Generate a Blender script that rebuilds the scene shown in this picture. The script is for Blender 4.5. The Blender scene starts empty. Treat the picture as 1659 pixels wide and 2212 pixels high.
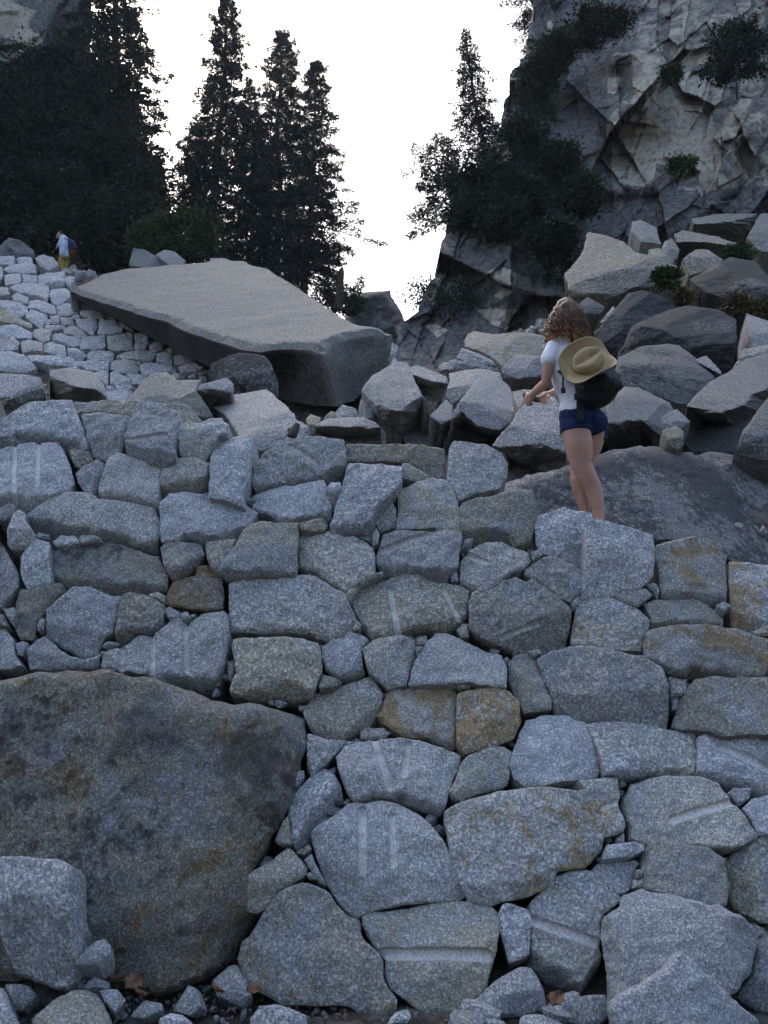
import bpy, bmesh, math, random, re
import numpy as np
from mathutils import Vector, Matrix, geometry

# ---------------------------------------------------------------- camera, sky, sun, exposure
scene = bpy.context.scene
COL = scene.collection
PITCH = math.radians(10.0)
CAM = np.array([0.0, 0.0, 1.55])
FD = 1877.0
cam_data = bpy.data.cameras.new('camera')
cam_data.sensor_fit = 'VERTICAL'
cam_data.sensor_height = 36.0
cam_data.lens = 36.0 * FD / 2212.0
cam_data.clip_start = 0.05
cam_data.clip_end = 3000
cam = bpy.data.objects.new('camera', cam_data)
COL.objects.link(cam)
cam.location = CAM
cam.rotation_euler = (math.radians(90) + PITCH, 0, 0)
scene.camera = cam

SUN_AZ, SUN_EL = math.radians(-27), math.radians(45)      # veiled sun beyond the gap, the valley lies in soft shade
world = bpy.data.worlds.new('World')
scene.world = world
world.use_nodes = True
wn = world.node_tree.nodes
wl = world.node_tree.links
bg = wn['Background']
sky = wn.new('ShaderNodeTexSky')
sky.sky_type = 'NISHITA'
sky.sun_disc = False
sky.sun_elevation = SUN_EL
sky.sun_rotation = SUN_AZ
sky.air_density = 1.0
sky.dust_density = 5.0
sky.ozone_density = 1.6
wl.new(sky.outputs[0], bg.inputs[0])
bg.inputs[1].default_value = 0.10
sun_data = bpy.data.lights.new('sun', 'SUN')
sun_data.energy = 0.5
sun_data.angle = math.radians(40)
sun_data.color = (1.0, 0.97, 0.92)
sun = bpy.data.objects.new('sun', sun_data)
COL.objects.link(sun)
sd = Vector((math.sin(SUN_AZ) * math.cos(SUN_EL), math.cos(SUN_AZ) * math.cos(SUN_EL), math.sin(SUN_EL)))
sun.rotation_euler = sd.to_track_quat('Z', 'Y').to_euler()
sun.location = (-30, 30, 60)
vs = scene.view_settings
scene.display_settings.display_device = 'sRGB'
vs.view_transform = 'Standard'
vs.look = 'None'
vs.exposure = 2.2
vs.gamma = 1.0
vs.use_curve_mapping = False

scene.cycles.max_bounces = 5
scene.cycles.diffuse_bounces = 3
scene.cycles.glossy_bounces = 2

# ---------------------------------------------------------------- picture geometry helpers
TILES = {'A': (0, 1200, 2.07375), 'B': (800, 1200, 2.07375), 'C': (1600, 1200, 1.95637), 'D': (0, 1800, 2.07375),
         'E': (800, 1900, 2.07375), 'F': (1600, 1900, 1.95637), 'G': (0, 2464, 2.07375), 'H': (800, 2464, 2.07375),
         'I': (1600, 2464, 1.95637), 'J': (0, 700, 2.07375), 'K': (700, 800, 2.07375), 'L': (1300, 800, 2.5602),
         'M': (1800, 600, 2.4583), 'N': (1300, 0, 1.4451), 'O': (0, 0, 1.3825), 'P': (0, 0, 0.677696),
         'Q': (1600, 900, 2.7644), 'R': (1950, 0, 3.1606), 'S': (100, 680, 8.295)}
K = 0.677696
CP, SP = math.cos(PITCH), math.sin(PITCH)


def px(tile, x, y):
    ox, oy, s = TILES[tile]
    return ((ox + x / s) * K, (oy + y / s) * K)


def rays(P):
    P = np.asarray(P, float).reshape(-1, 2)
    cx = (P[:, 0] - 829.5) / FD
    cy = (1106.0 - P[:, 1]) / FD
    return np.stack([cx, CP - cy * SP, SP + cy * CP], 1)


def at(P, Y):
    """world point seen at picture point P at distance Y ahead (world y)"""
    d = rays(P)
    t = np.asarray(Y, float) / d[:, 1]
    return CAM + d * t[:, None] if np.ndim(t) else CAM + d * t


def q(tile, x, y, Y):
    return at([px(tile, x, y)], Y)[0]


def on_plane(P, p0, n):
    d = rays(P)
    t = ((p0 - CAM) @ n) / (d @ n)
    return CAM + d * t[:, None]


def _hash(ix, iy, iz, seed):
    h = (ix.astype(np.int64) * 374761393 + iy.astype(np.int64) * 668265263 + iz.astype(np.int64) * 2147483647 + seed * 974634777) & 0x7fffffff
    h = ((h ^ (h >> 13)) * 1274126177) & 0x7fffffff
    h = ((h ^ (h >> 16)) * 668265263) & 0x7fffffff
    return (h ^ (h >> 15)) & 0xffffff


def vnoise(p, seed=0):
    p = np.asarray(p, float)
    if p.shape[1] == 2:
        p = np.concatenate([p, np.zeros((len(p), 1))], 1)
    i = np.floor(p).astype(np.int64)
    f = p - i
    f = f * f * (3 - 2 * f)
    r = 0
    for dx in (0, 1):
        for dy in (0, 1):
            for dz in (0, 1):
                w = (f[:, 0] if dx else 1 - f[:, 0]) * (f[:, 1] if dy else 1 - f[:, 1]) * (f[:, 2] if dz else 1 - f[:, 2])
                r = r + w * (_hash(i[:, 0] + dx, i[:, 1] + dy, i[:, 2] + dz, seed) / 8388607.5 - 1)
    return r


def fbm(p, octv=4, seed=0, gain=0.5):
    p = np.asarray(p, float)
    r, a = 0, 1.0
    for k in range(octv):
        r = r + a * vnoise(p * (2.03 ** k), seed + k * 17)
        a *= gain
    return r


def mesh_np(name, V, F, smooth=True):
    """V (n,3); F list of faces or (m,3)/(m,4) array"""
    me = bpy.data.meshes.new(name)
    V = np.asarray(V, np.float32)
    if isinstance(F, np.ndarray):
        k = F.shape[1]
        me.vertices.add(len(V))
        me.vertices.foreach_set('co', V.ravel())
        me.loops.add(F.size)
        me.loops.foreach_set('vertex_index', F.astype(np.int32).ravel())
        me.polygons.add(len(F))
        me.polygons.foreach_set('loop_start', np.arange(0, F.size, k, dtype=np.int32))
        me.update(calc_edges=True)
    else:
        me.from_pydata([tuple(v) for v in V], [], F)
        me.update()
    if smooth:
        me.polygons.foreach_set('use_smooth', np.ones(len(me.polygons), bool))
    return me


def obj(name, me, mat=None, parent=None, loc=None, color=None):
    o = bpy.data.objects.new(name, me)
    COL.objects.link(o)
    if mat is not None and me is not None:
        if len(me.materials) == 0:
            me.materials.append(mat)
    if loc is not None:
        o.location = Vector(loc)
    if parent is not None:
        o.parent = parent
    if color is not None:
        o.color = color
    return o


def tag(o, label=None, cat=None, group=None, kind=None):
    if label:
        o['label'] = label
    if cat:
        o['category'] = cat
    if group:
        o['group'] = group
    if kind:
        o['kind'] = kind
    return o


def empty(name, loc, label=None, cat=None, group=None):
    o = bpy.data.objects.new(name, None)
    o.empty_display_size = 0.2
    COL.objects.link(o)
    o.location = Vector(loc)
    return tag(o, label, cat, group)


# ---------------------------------------------------------------- materials
class NT:
    def __init__(self, name):
        self.m = bpy.data.materials.new(name)
        self.m.use_nodes = True
        self.n = self.m.node_tree.nodes
        self.l = self.m.node_tree.links
        self.b = self.n['Principled BSDF']

    def node(self, t, **kw):
        nd = self.n.new('ShaderNode' + t)
        for k, v in kw.items():
            if k == 'ins':
                for i, x in v.items():
                    if hasattr(x, 'is_output'):
                        self.l.new(x, nd.inputs[i])
                    else:
                        nd.inputs[i].default_value = x
            else:
                setattr(nd, k, v)
        return nd

    def math(self, op, a, b=0.0, clamp=False):
        return self.node('Math', operation=op, use_clamp=clamp, ins={0: a, 1: b}).outputs[0]

    def noise(self, vec, scale, detail=3.0, rough=0.55, dist=0.0):
        return self.node('TexNoise', ins={'Vector': vec, 'Scale': scale, 'Detail': detail, 'Roughness': rough, 'Distortion': dist}).outputs[0]

    def ramp(self, v, lo, hi, a=0.0, b=1.0):
        return self.node('MapRange', interpolation_type='SMOOTHSTEP', ins={0: v, 1: lo, 2: hi, 3: a, 4: b}).outputs[0]

    def mix(self, f, a, b, mode='MIX'):
        nd = self.node('Mix', data_type='RGBA', blend_type=mode, ins={0: f})
        for i, x in ((6, a), (7, b)):
            if hasattr(x, 'is_output'):
                self.l.new(x, nd.inputs[i])
            else:
                nd.inputs[i].default_value = (*x, 1) if len(x) == 3 else x
        return nd.outputs[2]

    def set(self, **kw):
        for k, v in kw.items():
            k = k.replace('_', ' ')
            if hasattr(v, 'is_output'):
                self.l.new(v, self.b.inputs[k])
            else:
                self.b.inputs[k].default_value = (*v, 1) if isinstance(v, tuple) and len(v) == 3 and 'Radius' not in k else v

    def bump(self, h, strength=0.3, dist=0.01):
        b = self.node('Bump', ins={'Strength': strength, 'Distance': dist, 'Height': h})
        self.l.new(b.outputs[0], self.b.inputs['Normal'])


def granite(name, grain=100.0, contrast=1.0, light=(0.50, 0.51, 0.52), bumpd=0.006):
    """granite; object colour: R ochre stain, G dark lichen, B tan tint, A brightness"""
    t = NT(name)
    tc = t.node('TexCoord')
    oi = t.node('ObjectInfo')
    off = t.node('CombineXYZ', ins={0: t.math('MULTIPLY', oi.outputs['Random'], 57.0), 1: t.math('MULTIPLY', oi.outputs['Random'], 31.0), 2: 0.0})
    vec = t.node('VectorMath', operation='ADD', ins={0: tc.outputs['Object'], 1: off.outputs[0]}).outputs[0]
    sep = t.node('SeparateColor', ins={0: oi.outputs['Color']})
    R, G, B = sep.outputs[0], sep.outputs[1], sep.outputs[2]
    A = oi.outputs['Alpha']
    gs = t.math('MULTIPLY', t.math('ADD', t.math('MULTIPLY', oi.outputs['Random'], 0.55), 0.72), grain)
    g1 = t.noise(vec, t.math('MULTIPLY', gs, 1.15), 2.0, 0.6)
    g2 = t.noise(vec, t.math('MULTIPLY', gs, 0.7), 2.0, 0.65)
    big = t.noise(vec, 2.6, 3.0, 0.6)
    med = t.noise(vec, 9.0, 3.0, 0.6, 0.4)
    dark = t.ramp(g1, 0.39, 0.46, 1.0, 0.0)            # black mica grains
    pale = t.ramp(g2, 0.50, 0.62)
    lt = light
    base = t.mix(pale, (lt[0] * .62, lt[1] * .63, lt[2] * .65), (lt[0] * 1.2, lt[1] * 1.2, lt[2] * 1.18))
    base = t.mix(t.math('MULTIPLY', dark, 0.66 * contrast), base, (0.05, 0.053, 0.062))
    # tan-green weathering skin
    mott = t.math('ADD', t.math('MULTIPLY', big, 0.6), t.math('MULTIPLY', med, 0.4))
    tanm = t.math('MULTIPLY', t.ramp(mott, 0.34, 0.56), B, True)
    base = t.mix(tanm, base, t.mix(1.0, base, (0.82, 0.74, 0.56), 'MULTIPLY'))
    # darker dirt at low frequency
    base = t.mix(t.ramp(mott, 0.60, 0.42, 0.0, 0.30), base, t.mix(1.0, base, (0.50, 0.49, 0.47), 'MULTIPLY'))
    # ochre iron stain, grain still showing through
    fine = t.noise(vec, 21.0, 5.0, 0.7)
    st = t.math('ADD', t.math('MULTIPLY', fine, 0.42), t.math('MULTIPLY', t.noise(vec, 4.2, 4.0, 0.6, 0.5), 0.58))
    lo = t.math('SUBTRACT', 0.62, t.math('MULTIPLY', R, 0.19))
    st = t.node('MapRange', interpolation_type='SMOOTHSTEP', ins={0: st, 1: lo, 2: t.math('ADD', lo, 0.08), 3: 0.0, 4: 1.0}).outputs[0]
    st = t.math('MULTIPLY', st, t.ramp(R, 0.02, 0.25), True)
    base = t.mix(t.math('MULTIPLY', st, 0.85), base, t.mix(0.25, t.mix(1.0, base, (0.90, 0.66, 0.36), 'MULTIPLY'), (0.20, 0.145, 0.075)))
    # black lichen
    bl = t.math('ADD', t.math('MULTIPLY', fine, 0.5), t.math('MULTIPLY', t.noise(vec, 1.5, 4.0), 0.5))
    lo = t.math('SUBTRACT', 0.66, t.math('MULTIPLY', G, 0.30))
    bl = t.node('MapRange', interpolation_type='SMOOTHSTEP', ins={0: bl, 1: lo, 2: t.math('ADD', lo, 0.10), 3: 0.0, 4: 1.0}).outputs[0]
    bl = t.math('MULTIPLY', bl, t.ramp(G, 0.02, 0.2), True)
    base = t.mix(t.math('MULTIPLY', bl, 0.82), base, t.mix(g2, (0.03, 0.031, 0.035), (0.085, 0.085, 0.088)))
    # freshly drilled grooves and chips are paler
    gr = t.node('Attribute', attribute_name='fresh').outputs['Fac']
    base = t.mix(t.math('MULTIPLY', t.math('MULTIPLY', gr, t.ramp(g2, .3, .6, .5, 1.0)), 0.95), base, (0.72, 0.70, 0.66))
    soot = t.node('Attribute', attribute_name='weathered').outputs['Fac']  # mixes towards near black wherever the attribute is set
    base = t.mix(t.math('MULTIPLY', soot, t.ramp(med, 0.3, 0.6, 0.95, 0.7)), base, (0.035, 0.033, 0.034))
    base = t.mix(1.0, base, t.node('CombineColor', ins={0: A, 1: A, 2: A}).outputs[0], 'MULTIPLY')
    t.set(Base_Color=base, Roughness=0.86, Specular_IOR_Level=0.25)
    h = t.math('ADD', t.math('MULTIPLY', med, 1.6), t.math('ADD', t.math('MULTIPLY', g2, 0.55), t.math('MULTIPLY', fine, 1.0)))
    t.bump(h, 0.75, bumpd)
    return t.m


def simple(name, col, rough=0.85, spec=0.25, bump=None, var=None):
    t = NT(name)
    c = col
    tc = t.node('TexCoord').outputs['Object']
    if var:
        n = t.noise(tc, var[0], 4)
        c = t.mix(t.ramp(n, 0.35, 0.65), col, var[1])
    t.set(Base_Color=c, Roughness=rough, Specular_IOR_Level=spec)
    if bump:
        t.bump(t.noise(tc, bump[0], 4), bump[1], bump[2])
    return t.m


MAT_STONE = granite('granite_wall')
MAT_ROCK = granite('granite_boulder', grain=80.0, bumpd=0.007)
MAT_FAR = granite('granite_far', grain=40.0, contrast=0.8, bumpd=0.012)

# ---------------------------------------------------------------- terrain profile
RT = np.array([(-200, 60.0), (-75, 26.0), (-14, 0.1), (-5, -0.15), (4.80, -0.13), (5.03, 0.0), (5.9, 2.42), (6.4, 2.52), (6.9, 2.75), (7.5, 3.2), (8, 3.55), (9.5, 4.15), (12, 4.75), (14, 5.3), (16, 7.3), (22, 11.8), (30, 17.4), (60, 34), (400, 60)])  # unseen rise behind the camera is added to block low sky light
LT = np.array([(-200, 60.0), (-75, 26.0), (-14, 0.1), (-5, -0.15), (4.80, -0.13), (5.03, 0.0), (6.2, 3.0), (6.6, 3.2), (9.5, 4.0), (13, 5.1), (16, 6.4), (23, 12.0), (26, 14.4), (30, 15.8), (60, 32), (400, 60)])
CAPX = [-400, 0, 150, 300, 450, 700, 830, 950, 1050, 1180, 1300, 1659, 2200]
CAPY = [480, 572, 588, 600, 610, 700, 800, 800, 740, 700, 600, 520, 420]


def terr(x, y):
    x, y = np.asarray(x, float), np.asarray(y, float)
    r = np.interp(y, RT[:, 0], RT[:, 1])
    l = np.interp(y, LT[:, 0], LT[:, 1])
    ys = np.maximum(y, 3.0)
    dx = 829.5 + np.clip(x / ys * 1.02, -2, 2) * FD * 0.97
    w = np.clip((dx - 420) / 420.0, 0, 1)
    w = w * w * (3 - 2 * w)
    z = l * (1 - w) + r * w
    z = z - 0.5 * np.clip((x - 1.65) / 0.35, 0, 1) * np.clip((7.2 - y) / 0.6, 0, 1) * np.clip((y - 5.3) / .3, 0, 1)
    capy = np.interp(dx, CAPX, CAPY)
    cy = (1106 - capy) / FD
    cap = 1.55 + ys * (SP + cy * CP) / (CP - cy * SP)
    return np.where(y > 12, np.minimum(z, cap), z)


def hit_terrain(P):
    """distance (world y) at which the ray through picture point P meets the terrain"""
    d = rays([P])[0]
    Y = np.linspace(3.5, 60, 1400)
    p = CAM + d[None] * (Y / d[1])[:, None]
    below = p[:, 2] < terr(p[:, 0], p[:, 1]) + 0.12
    k = np.argmax(below)
    return float(Y[k]) if below.any() else 30.0

# ---------------------------------------------------------------- traced rocks: outline on its own plane, real relief in front, body behind
def seg_dist(P, poly):
    a = poly
    b = np.roll(poly, -1, 0)
    ab = b - a
    L2 = (ab ** 2).sum(1) + 1e-12
    out = np.full(len(P), 1e9)
    for i in range(0, len(P), 4000):
        p = P[i:i + 4000, None, :]
        t = np.clip(((p - a[None]) * ab[None]).sum(2) / L2[None], 0, 1)
        d = np.sqrt((((a[None] + ab[None] * t[..., None]) - p) ** 2).sum(2))
        out[i:i + 4000] = d.min(1)
    return out


def inside(P, poly):
    x, y = P[:, 0], P[:, 1]
    r = np.zeros(len(P), bool)
    n = len(poly)
    j = n - 1
    for i in range(n):
        xi, yi = poly[i]
        xj, yj = poly[j]
        c = ((yi > y) != (yj > y)) & (x < (xj - xi) * (y - yi) / (yj - yi + 1e-15) + xi)
        r ^= c
        j = i
    return r


def signed_area(p):
    return 0.5 * np.sum(p[:, 0] * np.roll(p[:, 1], -1) - np.roll(p[:, 0], -1) * p[:, 1])


def resample(poly, step):
    out = []
    n = len(poly)
    for i in range(n):
        a, b = poly[i], poly[(i + 1) % n]
        k = max(1, int(round(np.linalg.norm(b - a) / step)))
        for j in range(k):
            out.append(a + (b - a) * j / k)
    return np.array(out)


def chaikin(poly, f=0.16):
    a, b = poly, np.roll(poly, -1, 0)
    return np.stack([a + (b - a) * f, b - (b - a) * f], 1).reshape(-1, 2)


OUTLINES = {}


def relief(spec, p0, n, thick, seed, res=0.018, edge=0.05, erad=0.05, rough=0.006, ray_push=False, nfacet=4, facet=0.16, jag=0.012, name='rock', back='box', shrink=1.0, keep=None, chamfer=2, cut=0.025, dmul=1.0, sharp=30):
    rng = np.random.default_rng(seed)
    n = n / np.linalg.norm(n)
    u = np.cross(np.array([0, 0, 1.0]), n)
    u /= np.linalg.norm(u)
    v = np.cross(n, u)

    def to_uv(P):
        W = on_plane(P, p0, n) - p0
        return np.stack([W @ u, W @ v], 1)

    poly = to_uv(spec['pts'])
    if signed_area(poly) < 0:
        poly = poly[::-1]
    if shrink != 1.0:
        c = poly.mean(0)
        poly = c + (poly - c) * shrink
    size = math.sqrt(abs(signed_area(poly)))
    if keep is not None:
        keep.append(poly)
    poly = chaikin(poly, cut)
    bd = resample(poly, res)
    nn = np.stack([fbm(bd / (size * 0.25), 3, seed), fbm(bd / (size * 0.25) + 9.1, 3, seed + 5)], 1)
    nn = nn * .5 + np.stack([fbm(bd / (.03 + size * .06), 3, seed + 2), fbm(bd / (.03 + size * .06) + 5.5, 3, seed + 6)], 1) * .7
    bd = bd + nn * jag * min(1.0, size / 0.35)
    # interior points
    lo, hi = bd.min(0), bd.max(0)
    gx = np.arange(lo[0], hi[0], res)
    gy = np.arange(lo[1], hi[1], res * 0.87)
    X, Y = np.meshgrid(gx, gy)
    X = X + (np.arange(len(gy)) % 2)[:, None] * res * 0.5
    I = np.stack([X.ravel(), Y.ravel()], 1)
    I = I + rng.uniform(-0.22, 0.22, I.shape) * res
    I = I[inside(I, bd)]
    if len(I):
        I = I[seg_dist(I, bd) > res * 0.55]
    nb = len(bd)
    allp = np.concatenate([bd, I]) if len(I) else bd
    r = geometry.delaunay_2d_cdt([Vector(p) for p in allp], [], [list(range(nb))], 1, 1e-6)
    P2 = np.array([tuple(p) for p in r[0]])
    tris = [list(f) for f in r[2] if len(f) == 3]
    F = np.array(tris)
    dist = seg_dist(P2, bd)
    # ---- height
    t = np.clip(1 - dist / erad, 0, 1)
    t = t * (0.75 + 0.5 * (fbm(P2 / (size * 0.3 + .02) + 2.2, 3, seed + 31) * .5 + .5))
    t = np.clip(t, 0, 1)
    h = -edge * (1 - np.sqrt(np.maximum(1 - t * t, 0)))
    c = poly.mean(0)
    rr = size * 0.5
    pl = np.zeros(len(P2))
    first = True
    for k in range(nfacet):
        a = rng.uniform(0, 2 * math.pi)
        s = rng.uniform(0.25, 1.0) * facet * spec['opt'].get('f', 1.0)
        d = ((P2 - c) @ np.array([math.cos(a), math.sin(a)])) - rr * rng.uniform(-0.15, 0.75)
        g = -s * d
        pl = g if first else np.minimum(pl, g)
        first = False
    if nfacet:
        pl = np.minimum(pl, 0.25 * facet * size)
        h = h + pl - np.median(pl)
        # steeper broken chamfers along some sides
        for k in range(chamfer):
            a = rng.uniform(0, 2 * math.pi)
            pr = (P2 - c) @ np.array([math.cos(a), math.sin(a)])
            w = rng.uniform(0.05, 0.22) * size
            dl = pr - (pr.max() - w) + fbm(P2 / (size * 0.2) + k * 7.7, 3, seed + k) * 0.03 * size
            h = h - rng.uniform(0.35, 1.0) * np.maximum(dl, 0)
    h = h + fbm(P2 / (size * 0.35) + seed, 3, seed) * rough * 0.8 * min(2.5, size / 0.4) * spec['opt'].get('f', 1.0) ** .5
    h = h + fbm(P2 / (0.045 + .06 * size) + seed, 4, seed + 3, 0.62) * rough * 0.75
    fresh = np.zeros(len(P2))
    jig = fbm(P2 / (size * 0.12 + 0.02) + 3.3 * seed, 3, seed + 8) * 0.035 * size
    for typ, slope, line in spec['cuts']:
        slope = slope * (dmul if typ == 'd' and slope >= .8 else 1.0)
        L = to_uv(line)
        if typ in 'du':
            o = np.argsort(L[:, 0])
            dl = np.interp(P2[:, 0], L[o, 0], L[o, 1]) - P2[:, 1]
            if typ == 'u':
                dl = -dl
        else:
            o = np.argsort(L[:, 1])
            dl = P2[:, 0] - np.interp(P2[:, 1], L[o, 1], L[o, 0])
            if typ == 'l':
                dl = -dl
        dl = dl + jig
        e = 0.006 + 0.006 * size
        h = h - slope * 0.5 * (dl + np.sqrt(dl * dl + e * e)) + slope * 0.5 * e * 0.5
    for line, w in spec['grooves']:
        L = to_uv(line)
        ab = L[1] - L[0]
        tt = ((P2 - L[0]) @ ab) / (ab @ ab)
        tc = np.clip(tt, 0, 1)
        gd = np.linalg.norm(P2 - (L[0] + ab * tc[:, None]), axis=1)
        m = np.clip(1 - (gd / w) ** 2, 0, 1)
        h = h - w * 1.4 * np.sqrt(m)
        fresh = np.maximum(fresh, np.clip(m * 1.6, 0, 1) * 0.75)
    soot = np.zeros(len(P2))
    for line, w in spec['black']:
        L = to_uv(line)
        d = seg_dist(P2, L)
        d = np.where(inside(P2, L), d, -d) + fbm(P2 / (size * .06), 5, seed + 60, .65) * size * .055
        soot = np.maximum(soot, w * np.clip(.5 + d / (size * .05), 0, 1))
    h = np.maximum(h, -0.9 * thick)
    # ---- place
    base = p0 + P2[:, :1] * u + P2[:, 1:] * v
    if ray_push:
        dr = CAM - base
        dr /= np.linalg.norm(dr, axis=1)[:, None]
        V = base + dr * h[:, None]
    else:
        V = base + n * h[:, None]
    nV = len(V)
    # ---- body behind: rings from the outline backwards
    # boundary loop of the triangulation
    cnt = {}
    for f in F:
        for i in range(3):
            a, b = int(f[i]), int(f[(i + 1) % 3])
            cnt[(a, b)] = 1
    nxt = {a: b for (a, b) in cnt if (b, a) not in cnt}
    start = next(iter(nxt))
    loop = [start]
    while True:
        k = nxt.get(loop[-1])
        if k is None or k == start or len(loop) > len(nxt) + 2:
            break
        loop.append(k)
    lp = np.array(loop)
    B0 = V[lp]
    cc = B0.mean(0)
    rings = {'box': [(0.45, 0.985), (1.0, 0.90)], 'dome': [(0.25, 1.0), (0.6, 0.88), (0.9, 0.6)]}[back]
    VV = [V]
    FF = [tuple(f) for f in F]
    prev = lp
    cur = nV
    hd = -n
    for (dz, sc) in rings:
        jit = rng.normal(0, 0.01 * size, (len(lp), 1))
        ring = cc + (B0 - cc) * sc + hd * (thick * dz) + (B0 - cc) * jit
        # keep the ring depth measured from the plane rather than from the relief
        VV.append(ring)
        ids = np.arange(cur, cur + len(lp))
        for i in range(len(lp)):
            j = (i + 1) % len(lp)
            FF.append((int(prev[j]), int(prev[i]), int(ids[i]), int(ids[j])))
        prev = ids
        cur += len(lp)
    VV.append((cc + hd * thick * 1.02)[None])
    for i in range(len(lp)):
        j = (i + 1) % len(lp)
        FF.append((int(prev[j]), int(prev[i]), cur))
    V = np.concatenate(VV)
    org = V[:nV].mean(0)
    me = mesh_np(name, V - org, FF)
    me.set_sharp_from_angle(angle=math.radians(sharp))
    if fresh.max() > 0:
        at_ = me.attributes.new('fresh', 'FLOAT', 'POINT')
        fr = np.zeros(len(V), np.float32)
        fr[:nV] = fresh
        at_.data.foreach_set('value', fr)
    if soot.max() > 0:
        at_ = me.attributes.new('weathered', 'FLOAT', 'POINT')
        fr = np.zeros(len(V), np.float32)
        fr[:nV] = soot
        at_.data.foreach_set('value', fr)
    return me, org, size


def parse(line):
    """tile | outline | cuts, grooves, @options | # label"""
    label = None
    if '#' in line:
        line, label = line.split('#', 1)
        label = label.strip()
    f = [s.strip() for s in line.split('|')]
    tile = f[0]

    def pts(s):
        return np.array([px(tile, *[float(x) for x in p.split(',')]) for p in s.split()])
    spec = {'pts': pts(f[1]), 'cuts': [], 'grooves': [], 'black': [], 'label': label, 'tile': tile}
    opt = {}
    for s in f[2:]:
        if not s:
            continue
        if s[0] == '@':
            for k, x in re.findall(r'([a-z])(-?[\d.]+)', s):
                opt[k] = float(x)
        elif s[0] == 'b':
            h, rest = s.split(' ', 1)
            spec['black'].append((pts(rest), float(h[1:] or .8)))
        elif s[0] == 'g':
            h, rest = s.split(' ', 1)
            spec['grooves'].append((pts(rest), float(h[1:] or 0.022) * .9))
        else:
            h, rest = s.split(' ', 1)
            spec['cuts'].append((h[0], float(h[1:] or 0.8), pts(rest)))
    spec['opt'] = opt
    return spec


def lines(s):
    return [l for l in (x.strip() for x in s.strip().split('\n')) if l]

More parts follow.
